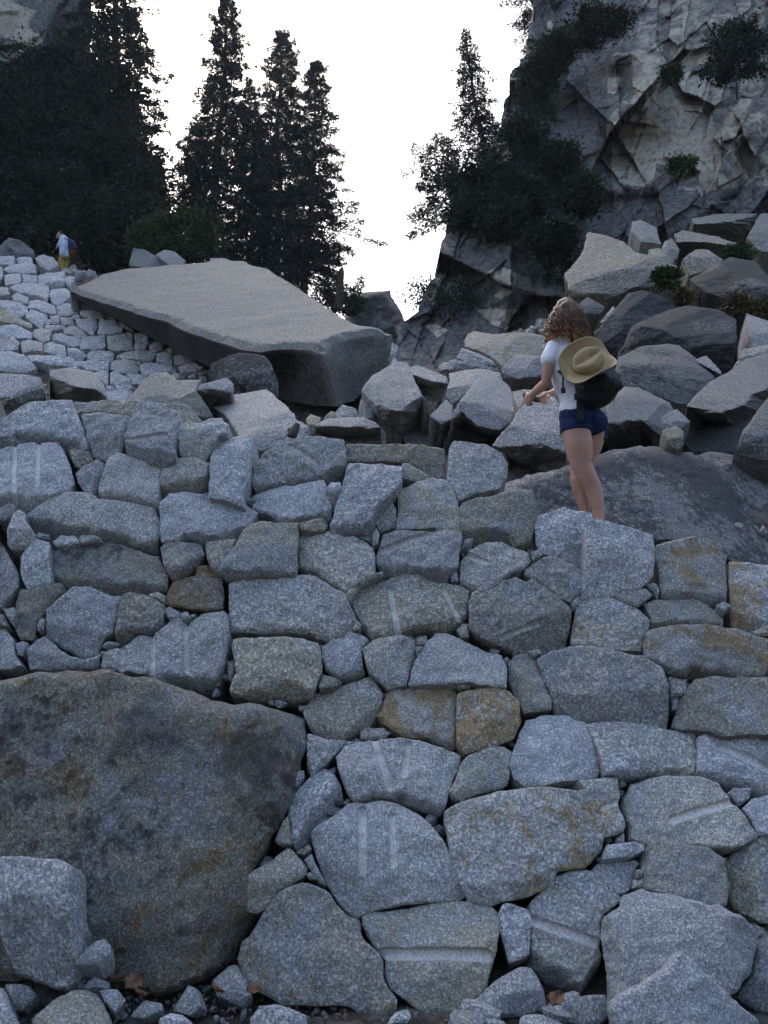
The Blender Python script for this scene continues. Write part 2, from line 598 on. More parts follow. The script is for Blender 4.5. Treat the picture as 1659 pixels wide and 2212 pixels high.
# ---------------------------------------------------------------- the big dry stone retaining wall
WALL = '''
A|-60,275 95,190 180,150 480,150 510,250 560,370 590,480 500,470 330,430 0,440 -60,440|d1.6 -60,365 0,365 250,372 480,425 570,470|@t.1w1.12
A|530,232 620,220 850,250 855,270 830,370 805,480 725,540 640,530 600,495 572,410 555,330|d.25 560,380 800,385|@w.82
A|860,250 900,215 1120,195 1180,225 1190,290 1150,460 1165,490 1150,530 1060,550 960,530 820,490 815,430|g 820,425 1095,395|d1.0 820,445 1000,492 1160,505
A|1180,320 1250,290 1330,300 1390,260 1460,255 1480,285 1510,310 1500,380 1440,400 1395,470 1340,530 1220,520 1180,500 1165,390|d.5 1180,470 1280,440 1400,430
A|490,175 700,155 850,165 1240,160 1330,260 1180,330 850,260 540,235 510,250|@o-.22t1s.35
A|-60,440 60,432 380,435 420,490 465,600 495,715 460,755 340,780 200,830 80,820 -60,830|d1.4 -60,785 80,765 200,790 320,778|g 90,440 90,770|g 255,440 250,720|@t.25w1.06
A|455,490 490,475 590,490 610,545 520,600 490,590|@w.85
A|500,630 560,590 640,550 720,560 715,590 650,690 600,760 550,750 510,690|r.8 650,550 580,740
A|615,520 650,505 725,560 640,545
A|720,540 790,505 850,515 930,530 1080,570 1060,640 1045,790 1040,850 920,830 650,800 650,740 690,640|d1.2 650,775 900,790 1040,835|@t.5
A|1075,600 1120,540 1200,530 1320,535 1385,570 1375,650 1370,690 1300,740 1150,765 1060,790 1040,740 1040,710|d1.5 1040,705 1200,690 1290,692 1370,660
A|1400,470 1450,395 1590,380 1670,375 1660,470 1640,640 1600,740 1605,830 1540,815 1375,785 1385,560|r.9 1640,380 1600,640 1580,830
A|165,900 260,830 340,775 470,760 610,775 650,810 780,830 1010,850 1050,930 1055,1040 1020,1140 990,1150 870,1110 720,1090 600,1045 510,1060 340,1050 230,1010 160,950|d1.6 160,920 320,940 480,990 560,990 720,1030 840,1040 880,1085 1020,1092|@t.5
A|1055,830 1120,780 1230,760 1380,785 1560,830 1640,840 1700,890 1650,960 1560,1055 1360,1080 1220,1045 1160,1080 1060,1075 1050,950|d1.4 1060,1085 1180,1075 1220,1030 1360,1055 1640,980
A|-30,870 60,835 100,850 90,900 30,945 -30,940
A|80,890 120,865 160,890 165,950 215,1010 225,1060 200,1090 130,1110 60,1120 35,1090 40,1010|d.5 40,1010 200,1000|@t.4
A|210,1040 260,1020 330,1045 320,1065 250,1070
A|130,1190 170,1130 235,1060 330,1095 325,1180 320,1300 300,1360 160,1385 125,1300|d.3 130,1280 320,1200
A|325,1140 450,1110 650,1095 800,1100 930,1150 1060,1220 1090,1290 1110,1330 1100,1410 1000,1420 800,1440 560,1390 330,1350|d1.2 325,1300 600,1350 900,1375 1100,1395|@t.9k.55s.35w.85
A|345,1080 400,1040 500,1050 520,1090 440,1115 360,1110
A|515,1060 540,1035 660,1055 665,1080 530,1100|@t.5
A|1055,1110 1130,1085 1330,1110 1350,1170 1290,1230 1200,1290 1130,1310 1080,1250|d1.4 1090,1262 1190,1280 1350,1170
A|1360,1090 1480,1075 1560,1060 1540,1130 1440,1280 1380,1230 1360,1170|@w.8
A|1110,1400 1150,1340 1290,1310 1300,1250 1370,1245 1470,1330 1480,1440 1470,1530 1370,1545 1180,1520 1085,1500|@s.95t.8w.8
A|-60,1110 20,1110 60,1190 120,1290 115,1380 60,1450 0,1520 -60,1530
A|100,1500 130,1400 300,1370 400,1350 425,1390 350,1480 300,1540 260,1620 210,1734 130,1734 90,1640|r.8 420,1350 290,1520 210,1734|@w.8
D|300,290 410,200 480,140 600,145 700,190 810,210 790,290 740,450 670,490 640,570 560,610 470,560 390,520 285,465|d.5 300,400 500,420 740,470
D|165,560 230,490 290,460 380,540 460,600 550,620 640,590 660,570 640,650 600,660 430,670 300,670 180,665|d.6 170,560 460,620|@k.3
D|815,210 860,185 960,200 1080,250 1075,310 1060,400 1000,440 860,440 790,530 745,530 745,440 790,290|d1.5 745,445 860,415 1000,410 1070,360|@t1s.45
D|680,600 720,560 800,540 900,465 1000,465 1060,430 1140,350 1200,350 1230,380 1330,320 1480,300 1510,330 1510,480 1480,640 1440,720 1390,775 1300,790 1160,775 1060,765 960,720 850,700 660,670|g 805,560 800,690|g 1010,470 1015,740|g 1230,380 1235,700|d1.4 850,720 1060,750 1250,735 1430,735|@w1.12
D|975,190 1040,175 1090,195 1080,240 1000,220
D|1075,290 1120,275 1180,300 1180,345 1110,350
D|1190,310 1240,310 1260,345 1200,350
D|-60,410 30,420 80,490 90,590 140,660 60,690 -60,690
D|90,520 150,500 185,515 150,600 110,590
D|20,280 90,270 95,330 70,380 30,320|@w1.1
D|-60,300 20,320 60,400 20,400 -60,390
D|240,390 270,345 295,350 280,420 250,430
D|1500,640 1540,615 1560,650 1540,760 1500,750
B|90,490 180,440 330,395 430,390 530,405 615,410 635,500 625,590 560,640 440,680 300,705 200,720 30,750 0,690 10,600|g 260,460 440,580|g.02 95,535 95,545|g.018 155,525 157,535|g.02 200,650 212,680|d1.4 20,725 200,692 400,672 620,570
B|0,770 120,730 300,710 480,685 500,740 535,860 530,920 420,930 300,940 190,955 100,890 0,860|d1.2 0,850 180,938 320,925 530,890
B|500,720 530,690 590,690 600,740 560,820 540,850 510,780|d1 500,755 600,770
B|630,600 640,555 850,555 1000,565 1005,650 980,720 900,800 830,880 810,940 790,1000 700,1000 520,1030 515,1000 560,860|g.03 700,590 665,640|d1.3 515,985 690,980 800,950
B|1000,565 1050,565 1130,620 1200,670 1100,690 1005,670|@o-.08
B|975,740 1090,690 1190,670 1290,670 1340,730 1370,850 1385,960 1380,1020 1280,1010 1200,990 1050,1005 960,1000 970,850|@o.02
B|830,880 930,830 960,870 960,990 860,1030 820,960|@o-.03
B|630,430 800,445 1050,440 1280,460 1290,560 1280,670 1200,665 1130,620 1050,570 850,565 640,560|@o-.14k.5w.8
B|1310,480 1340,425 1540,440 1660,490 1705,540 1700,640 1650,720 1500,765 1370,810 1340,750 1295,660|@o-.10t.4
C|-272,800 -240,760 -60,740 40,720 100,708 190,712 205,760 210,850 205,920 190,1020 90,1060 -20,1040 -250,990 -265,880|d1.2 -265,965 -100,950 0,945 100,1035 190,1005
B|320,1030 430,1020 560,1040 620,1070 680,1055 800,1110 820,1150 815,1310 720,1350 620,1405 520,1350 420,1270 310,1250 310,1130|g 690,1105 790,1115|d.6 310,1240 420,1255 620,1385 815,1295
B|-229,1285 -100,1110 -60,1000 0,945 60,940 200,955 310,945 315,1010 300,1290 280,1310 60,1300 -60,1335 -150,1320|d1.2 -229,1280 60,1285 300,1290
B|840,1140 870,1040 960,1010 1130,1010 1200,1010 1390,1020 1400,1080 1385,1130 1370,1250 1310,1290 1300,1340 1200,1320 1100,1280 1000,1290 860,1270 820,1200|g.028 870,1140 1200,1030|d1.3 825,1225 1000,1255 1120,1262 1380,1270
B|320,960 440,930 480,935 510,970 490,1015 400,1020 330,1000
B|580,1030 620,1015 660,1040 640,1070 590,1060|@t1
B|670,1020 740,1010 800,1040 800,1090 720,1060 665,1050
B|800,1040 830,990 850,1030 840,1100 810,1110
B|-145,1370 -100,1340 60,1325 180,1318 330,1300 420,1305 520,1370 620,1430 650,1500 690,1590 670,1680 600,1700 530,1740 380,1700 250,1690 0,1690 -140,1690 -150,1500|d.5 -140,1680 250,1670 400,1670 660,1690|@t.7
B|660,1490 720,1370 870,1330 1050,1295 1130,1295 1210,1350 1380,1370 1450,1400 1440,1470 1430,1580 1370,1620 1270,1670 1190,1650 1100,1660 1000,1690 960,1725 870,1725 790,1720 740,1660 690,1560|g.026 920,1400 970,1690|g 1270,1400 1370,1590|d.9 670,1560 800,1700 1000,1675 1430,1555
C|-254,1140 -205,1080 -110,1045 0,1030 90,1065 165,1095 182,1140 140,1190 60,1215 0,1275 -60,1310 -131,1340 -200,1300 -262,1260 -265,1180|g -220,1110 -90,1165|d.6 -262,1250 -130,1320 160,1170|@t.5
B|1410,1080 1470,1060 1440,1110 1390,1130|@t.8
B|610,1450 650,1400 720,1370 680,1440 650,1480
B|1320,1280 1360,1250 1370,1350 1320,1350
B|1460,1420 1510,1410 1510,1440 1465,1450|@t1
B|820,1290 870,1290 870,1320 820,1325
C|215,850 300,840 380,810 430,825 560,845 565,880 530,930 530,1020 520,1100 485,1170 400,1130 300,1100 250,1080 215,1020 205,920|d.3 205,1000 530,960
C|560,900 630,893 780,930 900,950 960,970 965,1060 950,1230 890,1290 700,1330 600,1345 525,1320 535,1200 530,1020 530,930|d.42 530,1140 680,1120 800,1110 860,1125 960,1210|@t.3o.05
C|965,1040 1070,1015 1200,1005 1290,1030 1400,1110 1405,1200 1415,1380 1340,1390 1200,1365 1050,1378 1000,1360 985,1250 965,1150|d1 985,1350 1200,1345 1415,1370|@s.62t.5
C|1420,1150 1500,1145 1659,1160 1740,1170 1740,1520 1659,1560 1540,1590 1460,1550 1430,1480 1420,1280|d.7 1430,1480 1659,1520|@s.72t.4
C|150,1190 250,1125 340,1115 450,1160 520,1220 530,1290 490,1350 430,1400 380,1380 260,1290 150,1230|@t.6
C|-207,1410 -190,1370 -60,1330 10,1270 80,1243 150,1275 195,1255 270,1300 350,1370 440,1440 445,1510 425,1650 300,1690 200,1720 90,1690 -30,1660 -120,1625 -205,1560|d.6 -130,1640 0,1605 200,1530 430,1435|g.018 0,1622 230,1535|@o.02
C|450,1510 480,1360 530,1340 620,1345 750,1400 870,1450 935,1510 920,1560 890,1640 870,1700 700,1700 540,1670 430,1650|@s.45t.7
C|700,1360 780,1330 900,1310 950,1350 850,1430 780,1420
C|890,1300 960,1280 990,1330 975,1390 950,1340
C|880,1420 960,1395 1150,1380 1240,1380 1290,1410 1390,1500 1390,1545 1230,1550 1050,1540 940,1565 930,1510|d1 930,1540 1050,1522 1390,1525|@t.8
C|1340,1420 1390,1395 1430,1430 1380,1470 1345,1450
C|180,1100 230,1070 255,1110 200,1145
C|430,1400 490,1350 470,1430 450,1450
F|890,240 920,205 1080,180 1280,180 1480,195 1660,250 1740,270 1740,480 1480,490 1230,490 1080,490 1000,440 950,410 900,380 885,310|d1.5 950,405 1080,472 1220,445 1400,450 1500,482 1740,475|@s.58t.7
F|45,410 80,360 150,350 200,370 240,450 280,560 310,640 310,710 230,715 140,730 100,640 50,520|l.4 60,400 130,600
F|220,380 320,330 440,305 560,315 700,345 880,375 1000,440 1040,560 1060,700 1060,810 950,800 800,770 600,750 480,765 440,740 330,700 310,600 250,480|d.62 220,440 340,600 560,620 680,650 800,600 1040,550|@t.5s.2o.03
F|1075,790 1110,640 1200,520 1330,500 1560,492 1740,485 1740,850 1600,865 1380,870 1300,840 1130,820|l.5 1150,500 1150,820
F|70,960 110,850 150,770 260,730 420,735 470,770 520,790 560,870 600,970 625,1080 600,1125 450,1140 260,1170 150,1180 80,1130 45,1050|@o.02
F|520,785 640,775 800,780 1000,820 1220,840 1225,960 1215,1110 1000,1110 800,1115 640,1115 610,1000 570,880|d1.2 640,1110 800,1105 900,1085 1100,1080 1215,1105|@t.6
F|1230,870 1300,850 1380,875 1600,870 1740,860 1740,1260 1640,1225 1560,1180 1400,1150 1300,1120 1220,1095|g.03 1380,940 1659,1080|d1.2 1220,1085 1500,1140 1659,1190
F|1560,220 1640,180 1740,190 1740,240 1600,240
F|1040,500 1160,510 1150,610 1060,620
F|1060,630 1105,630 1100,700 1070,700
F|165,345 240,320 245,350 200,370
E|-120,275 0,268 140,268 320,270 440,300 465,390 470,470 430,600 400,655 280,655 120,650 0,660 -140,640 -145,600 -100,500 -130,340|d1.2 -140,620 0,615 180,572 300,572 430,640|@t1
E|460,330 560,270 680,230 760,265 780,290 735,340 740,450 750,500 700,530 560,545 490,480 470,400|d1 480,470 570,530 750,470
E|735,340 800,285 980,250 1085,260 1090,330 1095,390 1050,470 1030,580 900,605 830,540 770,480|r.5 1000,250 940,420 1000,600|@k.2
E|1035,570 1060,480 1100,400 1160,300 1220,235 1290,232 1400,280 1540,340 1659,380 1700,470 1690,600 1600,600 1450,575 1300,570 1050,580|@t.4
E|345,760 400,650 500,620 640,570 780,525 830,560 870,640 860,700 820,790 760,860 640,905 600,940 500,945 400,890 360,810|d.7 350,850 600,910 840,740|@s.35t.9
E|825,790 880,680 940,600 1100,585 1350,578 1365,650 1360,800 1355,990 1300,985 1180,930 1000,915 900,850 840,810|d1 825,780 900,830 980,898 1180,915 1360,980|@s.95t.8
E|1370,640 1420,615 1530,600 1660,595 1720,640 1775,720 1785,830 1750,930 1660,970 1560,1000 1420,1035 1370,960 1360,800|@s.95t.8
E|375,900 500,945 690,955 620,980 560,1040 500,1110 400,1185 370,1120 370,980|@t.4
E|560,1060 620,980 700,950 850,940 970,925 1120,945 1250,990 1390,1040 1390,1090 1350,1180 1320,1260 1290,1380 1260,1435 1160,1410 1000,1360 900,1330 800,1340 690,1365 620,1280 570,1140|g.028 820,960 920,1260|g.026 1040,980 1010,1180|d1.2 600,1355 900,1290 1000,1290 1130,1370 1220,1385|@o.02
E|1400,1090 1450,1040 1560,995 1680,985 1725,1020 1705,1240 1640,1265 1500,1300 1390,1350 1330,1340 1310,1290 1350,1210|d.6 1310,1290 1700,1220
E|240,1330 300,1270 400,1190 480,1135 540,1150 590,1240 600,1330 540,1350 500,1440 400,1560 320,1659 280,1659 260,1560 245,1440|d.9 260,1640 400,1430 560,1270
E|255,1230 300,1145 350,1150 355,1190 270,1290 250,1280
E|155,1620 210,1480 240,1450 260,1560 270,1640 200,1650
E|720,900 760,870 880,870 910,905 870,940 730,935
E|450,580 480,520 540,530 600,560 520,600 450,610|@t.8
E|1360,590 1400,578 1450,590 1440,610 1380,612
E|670,220 700,150 730,190 710,220
E|1090,270 1160,255 1170,310 1090,320
E|1085,330 1140,325 1100,395
E|1360,215 1400,170 1440,175 1440,270 1390,270
H|395,400 420,360 560,270 640,200 760,190 870,168 960,188 1100,260 1200,350 1270,440 1330,540 1370,650 1430,740 1420,800 1380,830 1150,850 970,868 850,890 680,950 630,930 560,850 510,760 450,640 410,500|g.03 735,250 740,640|g.024 935,290 945,600|d.35 420,560 740,650 1000,650 1400,700|@o.03w1.08
I|-357,226 -244,165 0,105 130,88 300,85 470,112 530,100 480,45 640,20 735,15 745,130 745,200 780,320 770,360 650,400 640,480 580,545 530,580 350,610 330,680 250,730 180,770 0,800 -60,830 -190,815 -240,720 -320,520 -345,360|d.5 -320,700 0,700 200,640 350,540 650,380|g.02 640,215 735,170|@s.5t.5
H|-10,1080 60,950 150,820 230,760 330,712 420,738 520,790 560,860 640,940 710,975 715,1040 755,1110 825,1175 865,1235 868,1340 905,1420 970,1500 960,1580 900,1620 760,1620 640,1540 580,1530 400,1540 200,1530 60,1450 -40,1380 -90,1230 -60,1110|d.5 0,1400 300,1480 640,1520 900,1560|@s.4t.8o.02
H|730,935 800,905 1050,878 1150,860 1300,840 1440,842 1480,862 1600,885 1635,920 1640,1060 1620,1160 1600,1240 1580,1330 1560,1420 1480,1490 1400,1550 1300,1585 1220,1620 1120,1570 1000,1480 920,1420 880,1330 880,1220 830,1160 770,1080 730,990|g.034 870,1190 1560,1215|d.35 860,1420 1000,1400 1560,1350|@o.05
H|-70,800 -60,700 0,650 110,590 240,485 290,520 380,630 360,680 280,720 170,790 120,880 40,910 -30,900|d.6 -60,720 100,720 300,660|@o.04
H|300,520 380,470 400,500 350,540
H|350,570 400,530 440,620 500,740 450,720 400,650
H|355,660 400,655 430,700 380,700
I|-25,880 0,815 40,810 165,850 185,930 170,1130 45,1180 15,1070 -20,980|r.3 150,850 140,1130
I|180,800 250,730 340,640 420,610 520,600 600,640 730,760 740,800 630,880 610,1000 620,1090 640,1200 640,1350 520,1370 300,1280 200,1190 170,980 180,880|g.03 190,920 620,1075|d1.3 170,1090 350,1200 515,1310 560,1200 640,1090
I|550,610 600,560 840,540 860,560 830,600 800,720 770,745 730,755 640,690 560,640|@o-.03
I|785,120 800,60 1000,20 1130,15 1250,15 1350,50 1400,120 1450,180 1530,280 1600,395 1500,450 1440,470 1320,465 1200,450 1000,440 890,435 800,400 790,300 750,200 760,130|g.026 1060,295 1440,175|l.8 810,60 805,250 800,400|@o.02w1.06
I|900,500 940,405 1060,420 1300,470 1390,540 1420,700 1405,830 1290,815 1180,790 1050,750 890,710 885,600|l.9 950,405 920,600|@t.7o.03
I|640,500 660,440 830,430 890,450 885,480 800,520 650,530
I|1420,580 1470,480 1640,390 1740,360 1740,940 1640,930 1500,830 1440,700|l.8 1560,440 1540,640 1660,900
I|1500,220 1560,160 1659,135 1740,140 1740,380 1600,390 1560,290
I|1410,120 1450,85 1560,95 1550,150 1490,200
I|830,600 880,600 885,650 840,655
I|815,665 885,660 880,705 815,715
I|710,400 760,370 770,430 710,430
'''
WALL_Y0, WALL_S = 4.70, 0.40
WN = np.array([0, -1.0, WALL_S])
WN /= np.linalg.norm(WN)
WP = np.array([0, WALL_Y0, 0.0])
WU = np.array([1.0, 0, 0])
WV = np.cross(WN, WU)
wall = empty('dry_stone_wall', (0.0, WALL_Y0, 0.0), 'tall dry stone retaining wall of big grey granite blocks in the foreground', 'stone wall')
wall_inv = Vector((0.0, WALL_Y0, 0.0))
keep = []
for i, l in enumerate(lines(WALL)):
    sp = parse(l)
    o = sp['opt']
    rnd = random.Random(i * 7 + 1)
    off = o.get('o', 0) + rnd.uniform(-0.045, 0.045)
    nt = WN + np.array([rnd.uniform(-.10, .10), 0, rnd.uniform(-.05, .16)])
    ctr = on_plane([sp['pts'].mean(0)], WP, WN)[0] + WN * off
    big = (sp['pts'].max(0) - sp['pts'].min(0)).max() > 60
    me, org, size = relief(sp, ctr, nt, 0.34 if big else 0.16, i + 11, res=(0.0095 if sp['grooves'] else 0.016) if big else 0.012, dmul=1.5, edge=0.012 if big else 0.014,
                           erad=0.009 if big else 0.010, facet=0.20, nfacet=5, rough=0.011, jag=0.005, shrink=1.0, chamfer=0, name='stone', keep=keep)
    w = o.get('w', 1.0) * rnd.uniform(0.80, 1.22)
    obj('stone', me, MAT_STONE, wall, Vector(org) - wall_inv, (o.get('s', rnd.uniform(0, 0.12)), o.get('k', 0.02 + rnd.uniform(0, 0.08)), o.get('t', rnd.choice([0.1, 0.35, 0.7, 1.0])), w))

# the wall runs on to both sides of the picture
def to_px(W):
    d = W - CAM
    f = d[:, 1] * CP + d[:, 2] * SP
    up = -d[:, 1] * SP + d[:, 2] * CP
    return np.stack([829.5 + FD * d[:, 0] / f, 1106 - FD * up / f], 1)


rw = random.Random(3)
for side, u0, u1 in ((1, 857.5, 4.6), (-1, 850.0, 4.4)):
    v = 0.0
    while v < (1.75 if side > 0 else 3.6):
        hgt = rw.uniform(.24, .40)
        cpt = WP + WV * (v + hgt / 2)
        uu = u0 / FD * (cpt[1] * CP + (cpt[2] - 1.55) * SP) + .005
        while uu < u1:
            wd = rw.uniform(.3, .65)
            g_ = .012
            j = lambda: rw.uniform(-.025, .025)
            c4 = [(uu + g_ + j(), v + g_ + j()), (uu + wd - g_ + j(), v + g_ + j()), (uu + wd - g_ + j(), v + hgt - g_ + j()), (uu + wd * .5, v + hgt - g_ + rw.uniform(0, .03)), (uu + g_ + j(), v + hgt - g_ + j())]
            W = np.array([WP + WU * (a * side) + WV * b for a, b in c4])
            sp = {'pts': to_px(W), 'cuts': [], 'grooves': [], 'black': [], 'opt': {}}
            me, org, size = relief(sp, W.mean(0) + WN * rw.uniform(-.04, .04), WN + np.array([rw.uniform(-.1, .1), 0, rw.uniform(-.05, .15)]), .34, int(rw.random() * 9999), res=.03, edge=.014, erad=.012, facet=.2, nfacet=5, rough=.011, jag=.006, name='stone', chamfer=0)
            obj('stone', me, MAT_STONE, wall, Vector(org) - wall_inv, (rw.uniform(0, .3), rw.uniform(.02, .1), rw.choice([.1, .35, .7, 1.0]), rw.uniform(.84, 1.1)))
            uu += wd
        v += hgt

# small chinking stones wedged where the big ones leave gaps
rng = np.random.default_rng(5)
polys = []
for l in lines(WALL):
    W = on_plane(parse(l)['pts'], WP, WN) - WP
    polys.append(np.stack([W @ WU, W @ WV], 1))
big_b = on_plane([px('P', *p) for p in [(-40, 1450), (165, 1435), (400, 1480), (662, 1530), (650, 1660), (590, 1810), (545, 1870), (560, 1960), (505, 2070), (-40, 2150)]], WP, WN) - WP
polys.append(np.stack([big_b @ WU, big_b @ WV], 1))
cand = rng.uniform([-2.25, 0.1], [2.25, 3.6], (9000, 2))
free = np.full(len(cand), 1e9)
for p in polys:
    d = seg_dist(cand, p)
    d[inside(cand, p)] = -1
    free = np.minimum(free, d)
top_u = [-2.6, -1.1, -0.2, 0.6, 1.1, 1.7, 2.2, 2.7]
top_v = [3.3, 3.1, 2.8, 2.5, 2.2, 1.95, 1.75, 1.6]
ok = (free > 0.012) & (free < 0.12) & (cand[:, 1] < np.interp(cand[:, 0], top_u, top_v))
chosen = []
for c, f in sorted(zip(cand[ok].tolist(), free[ok].tolist()), key=lambda t: -t[1]):
    if all((c[0] - a[0]) ** 2 + (c[1] - a[1]) ** 2 > (f * 0.9 + b * 0.9 + 0.012) ** 2 for a, b in chosen):
        chosen.append((c, f))
    if len(chosen) >= 130:
        break


def pebble_mesh(seed, sub=2):
    bm = bmesh.new()
    bmesh.ops.create_icosphere(bm, subdivisions=sub, radius=1.0)
    co = np.array([v.co[:] for v in bm.verts])
    r = np.random.default_rng(seed)
    h = np.ones(len(co))
    for k in range(12):
        d = r.normal(size=3)
        d /= np.linalg.norm(d)
        h = np.minimum(h, r.uniform(0.42, 0.66) / np.maximum(co @ d, 0.05))
    co = co * h[:, None] * (1 + 0.05 * fbm(co * 2.5, 3, seed))[:, None]
    for v, c in zip(bm.verts, co):
        v.co = c
    me = bpy.data.meshes.new('pebble')
    bm.to_mesh(me)
    bm.free()
    return me


PEB = [pebble_mesh(s, 3) for s in range(10)]
for k, m in enumerate(PEB):
    m.materials.append(MAT_STONE)
for k, (c, f) in enumerate(chosen):
    s = f * 1.35 + 0.010
    cm = PEB[k % 10].copy()
    cm.transform(Matrix.Diagonal((s * random.Random(k).uniform(0.9, 1.5), s, s * random.Random(k + 1).uniform(0.7, 1.0), 1)))
    o = bpy.data.objects.new('chink_stone', cm)
    COL.objects.link(o)
    o.parent = wall
    p = WP + WU * c[0] + WV * c[1] - WN * (0.075 + 0.6 * f) - np.array(wall_inv)
    o.location = p
    o.rotation_euler = (random.Random(k).uniform(0, 6), random.Random(k + 5).uniform(-.5, .5), random.Random(k + 9).uniform(0, 6))
    rr = random.Random(k + 77)
    o.color = (rr.uniform(0, .35), rr.uniform(0, .15), rr.uniform(0, .8), rr.uniform(.75, 1.05))

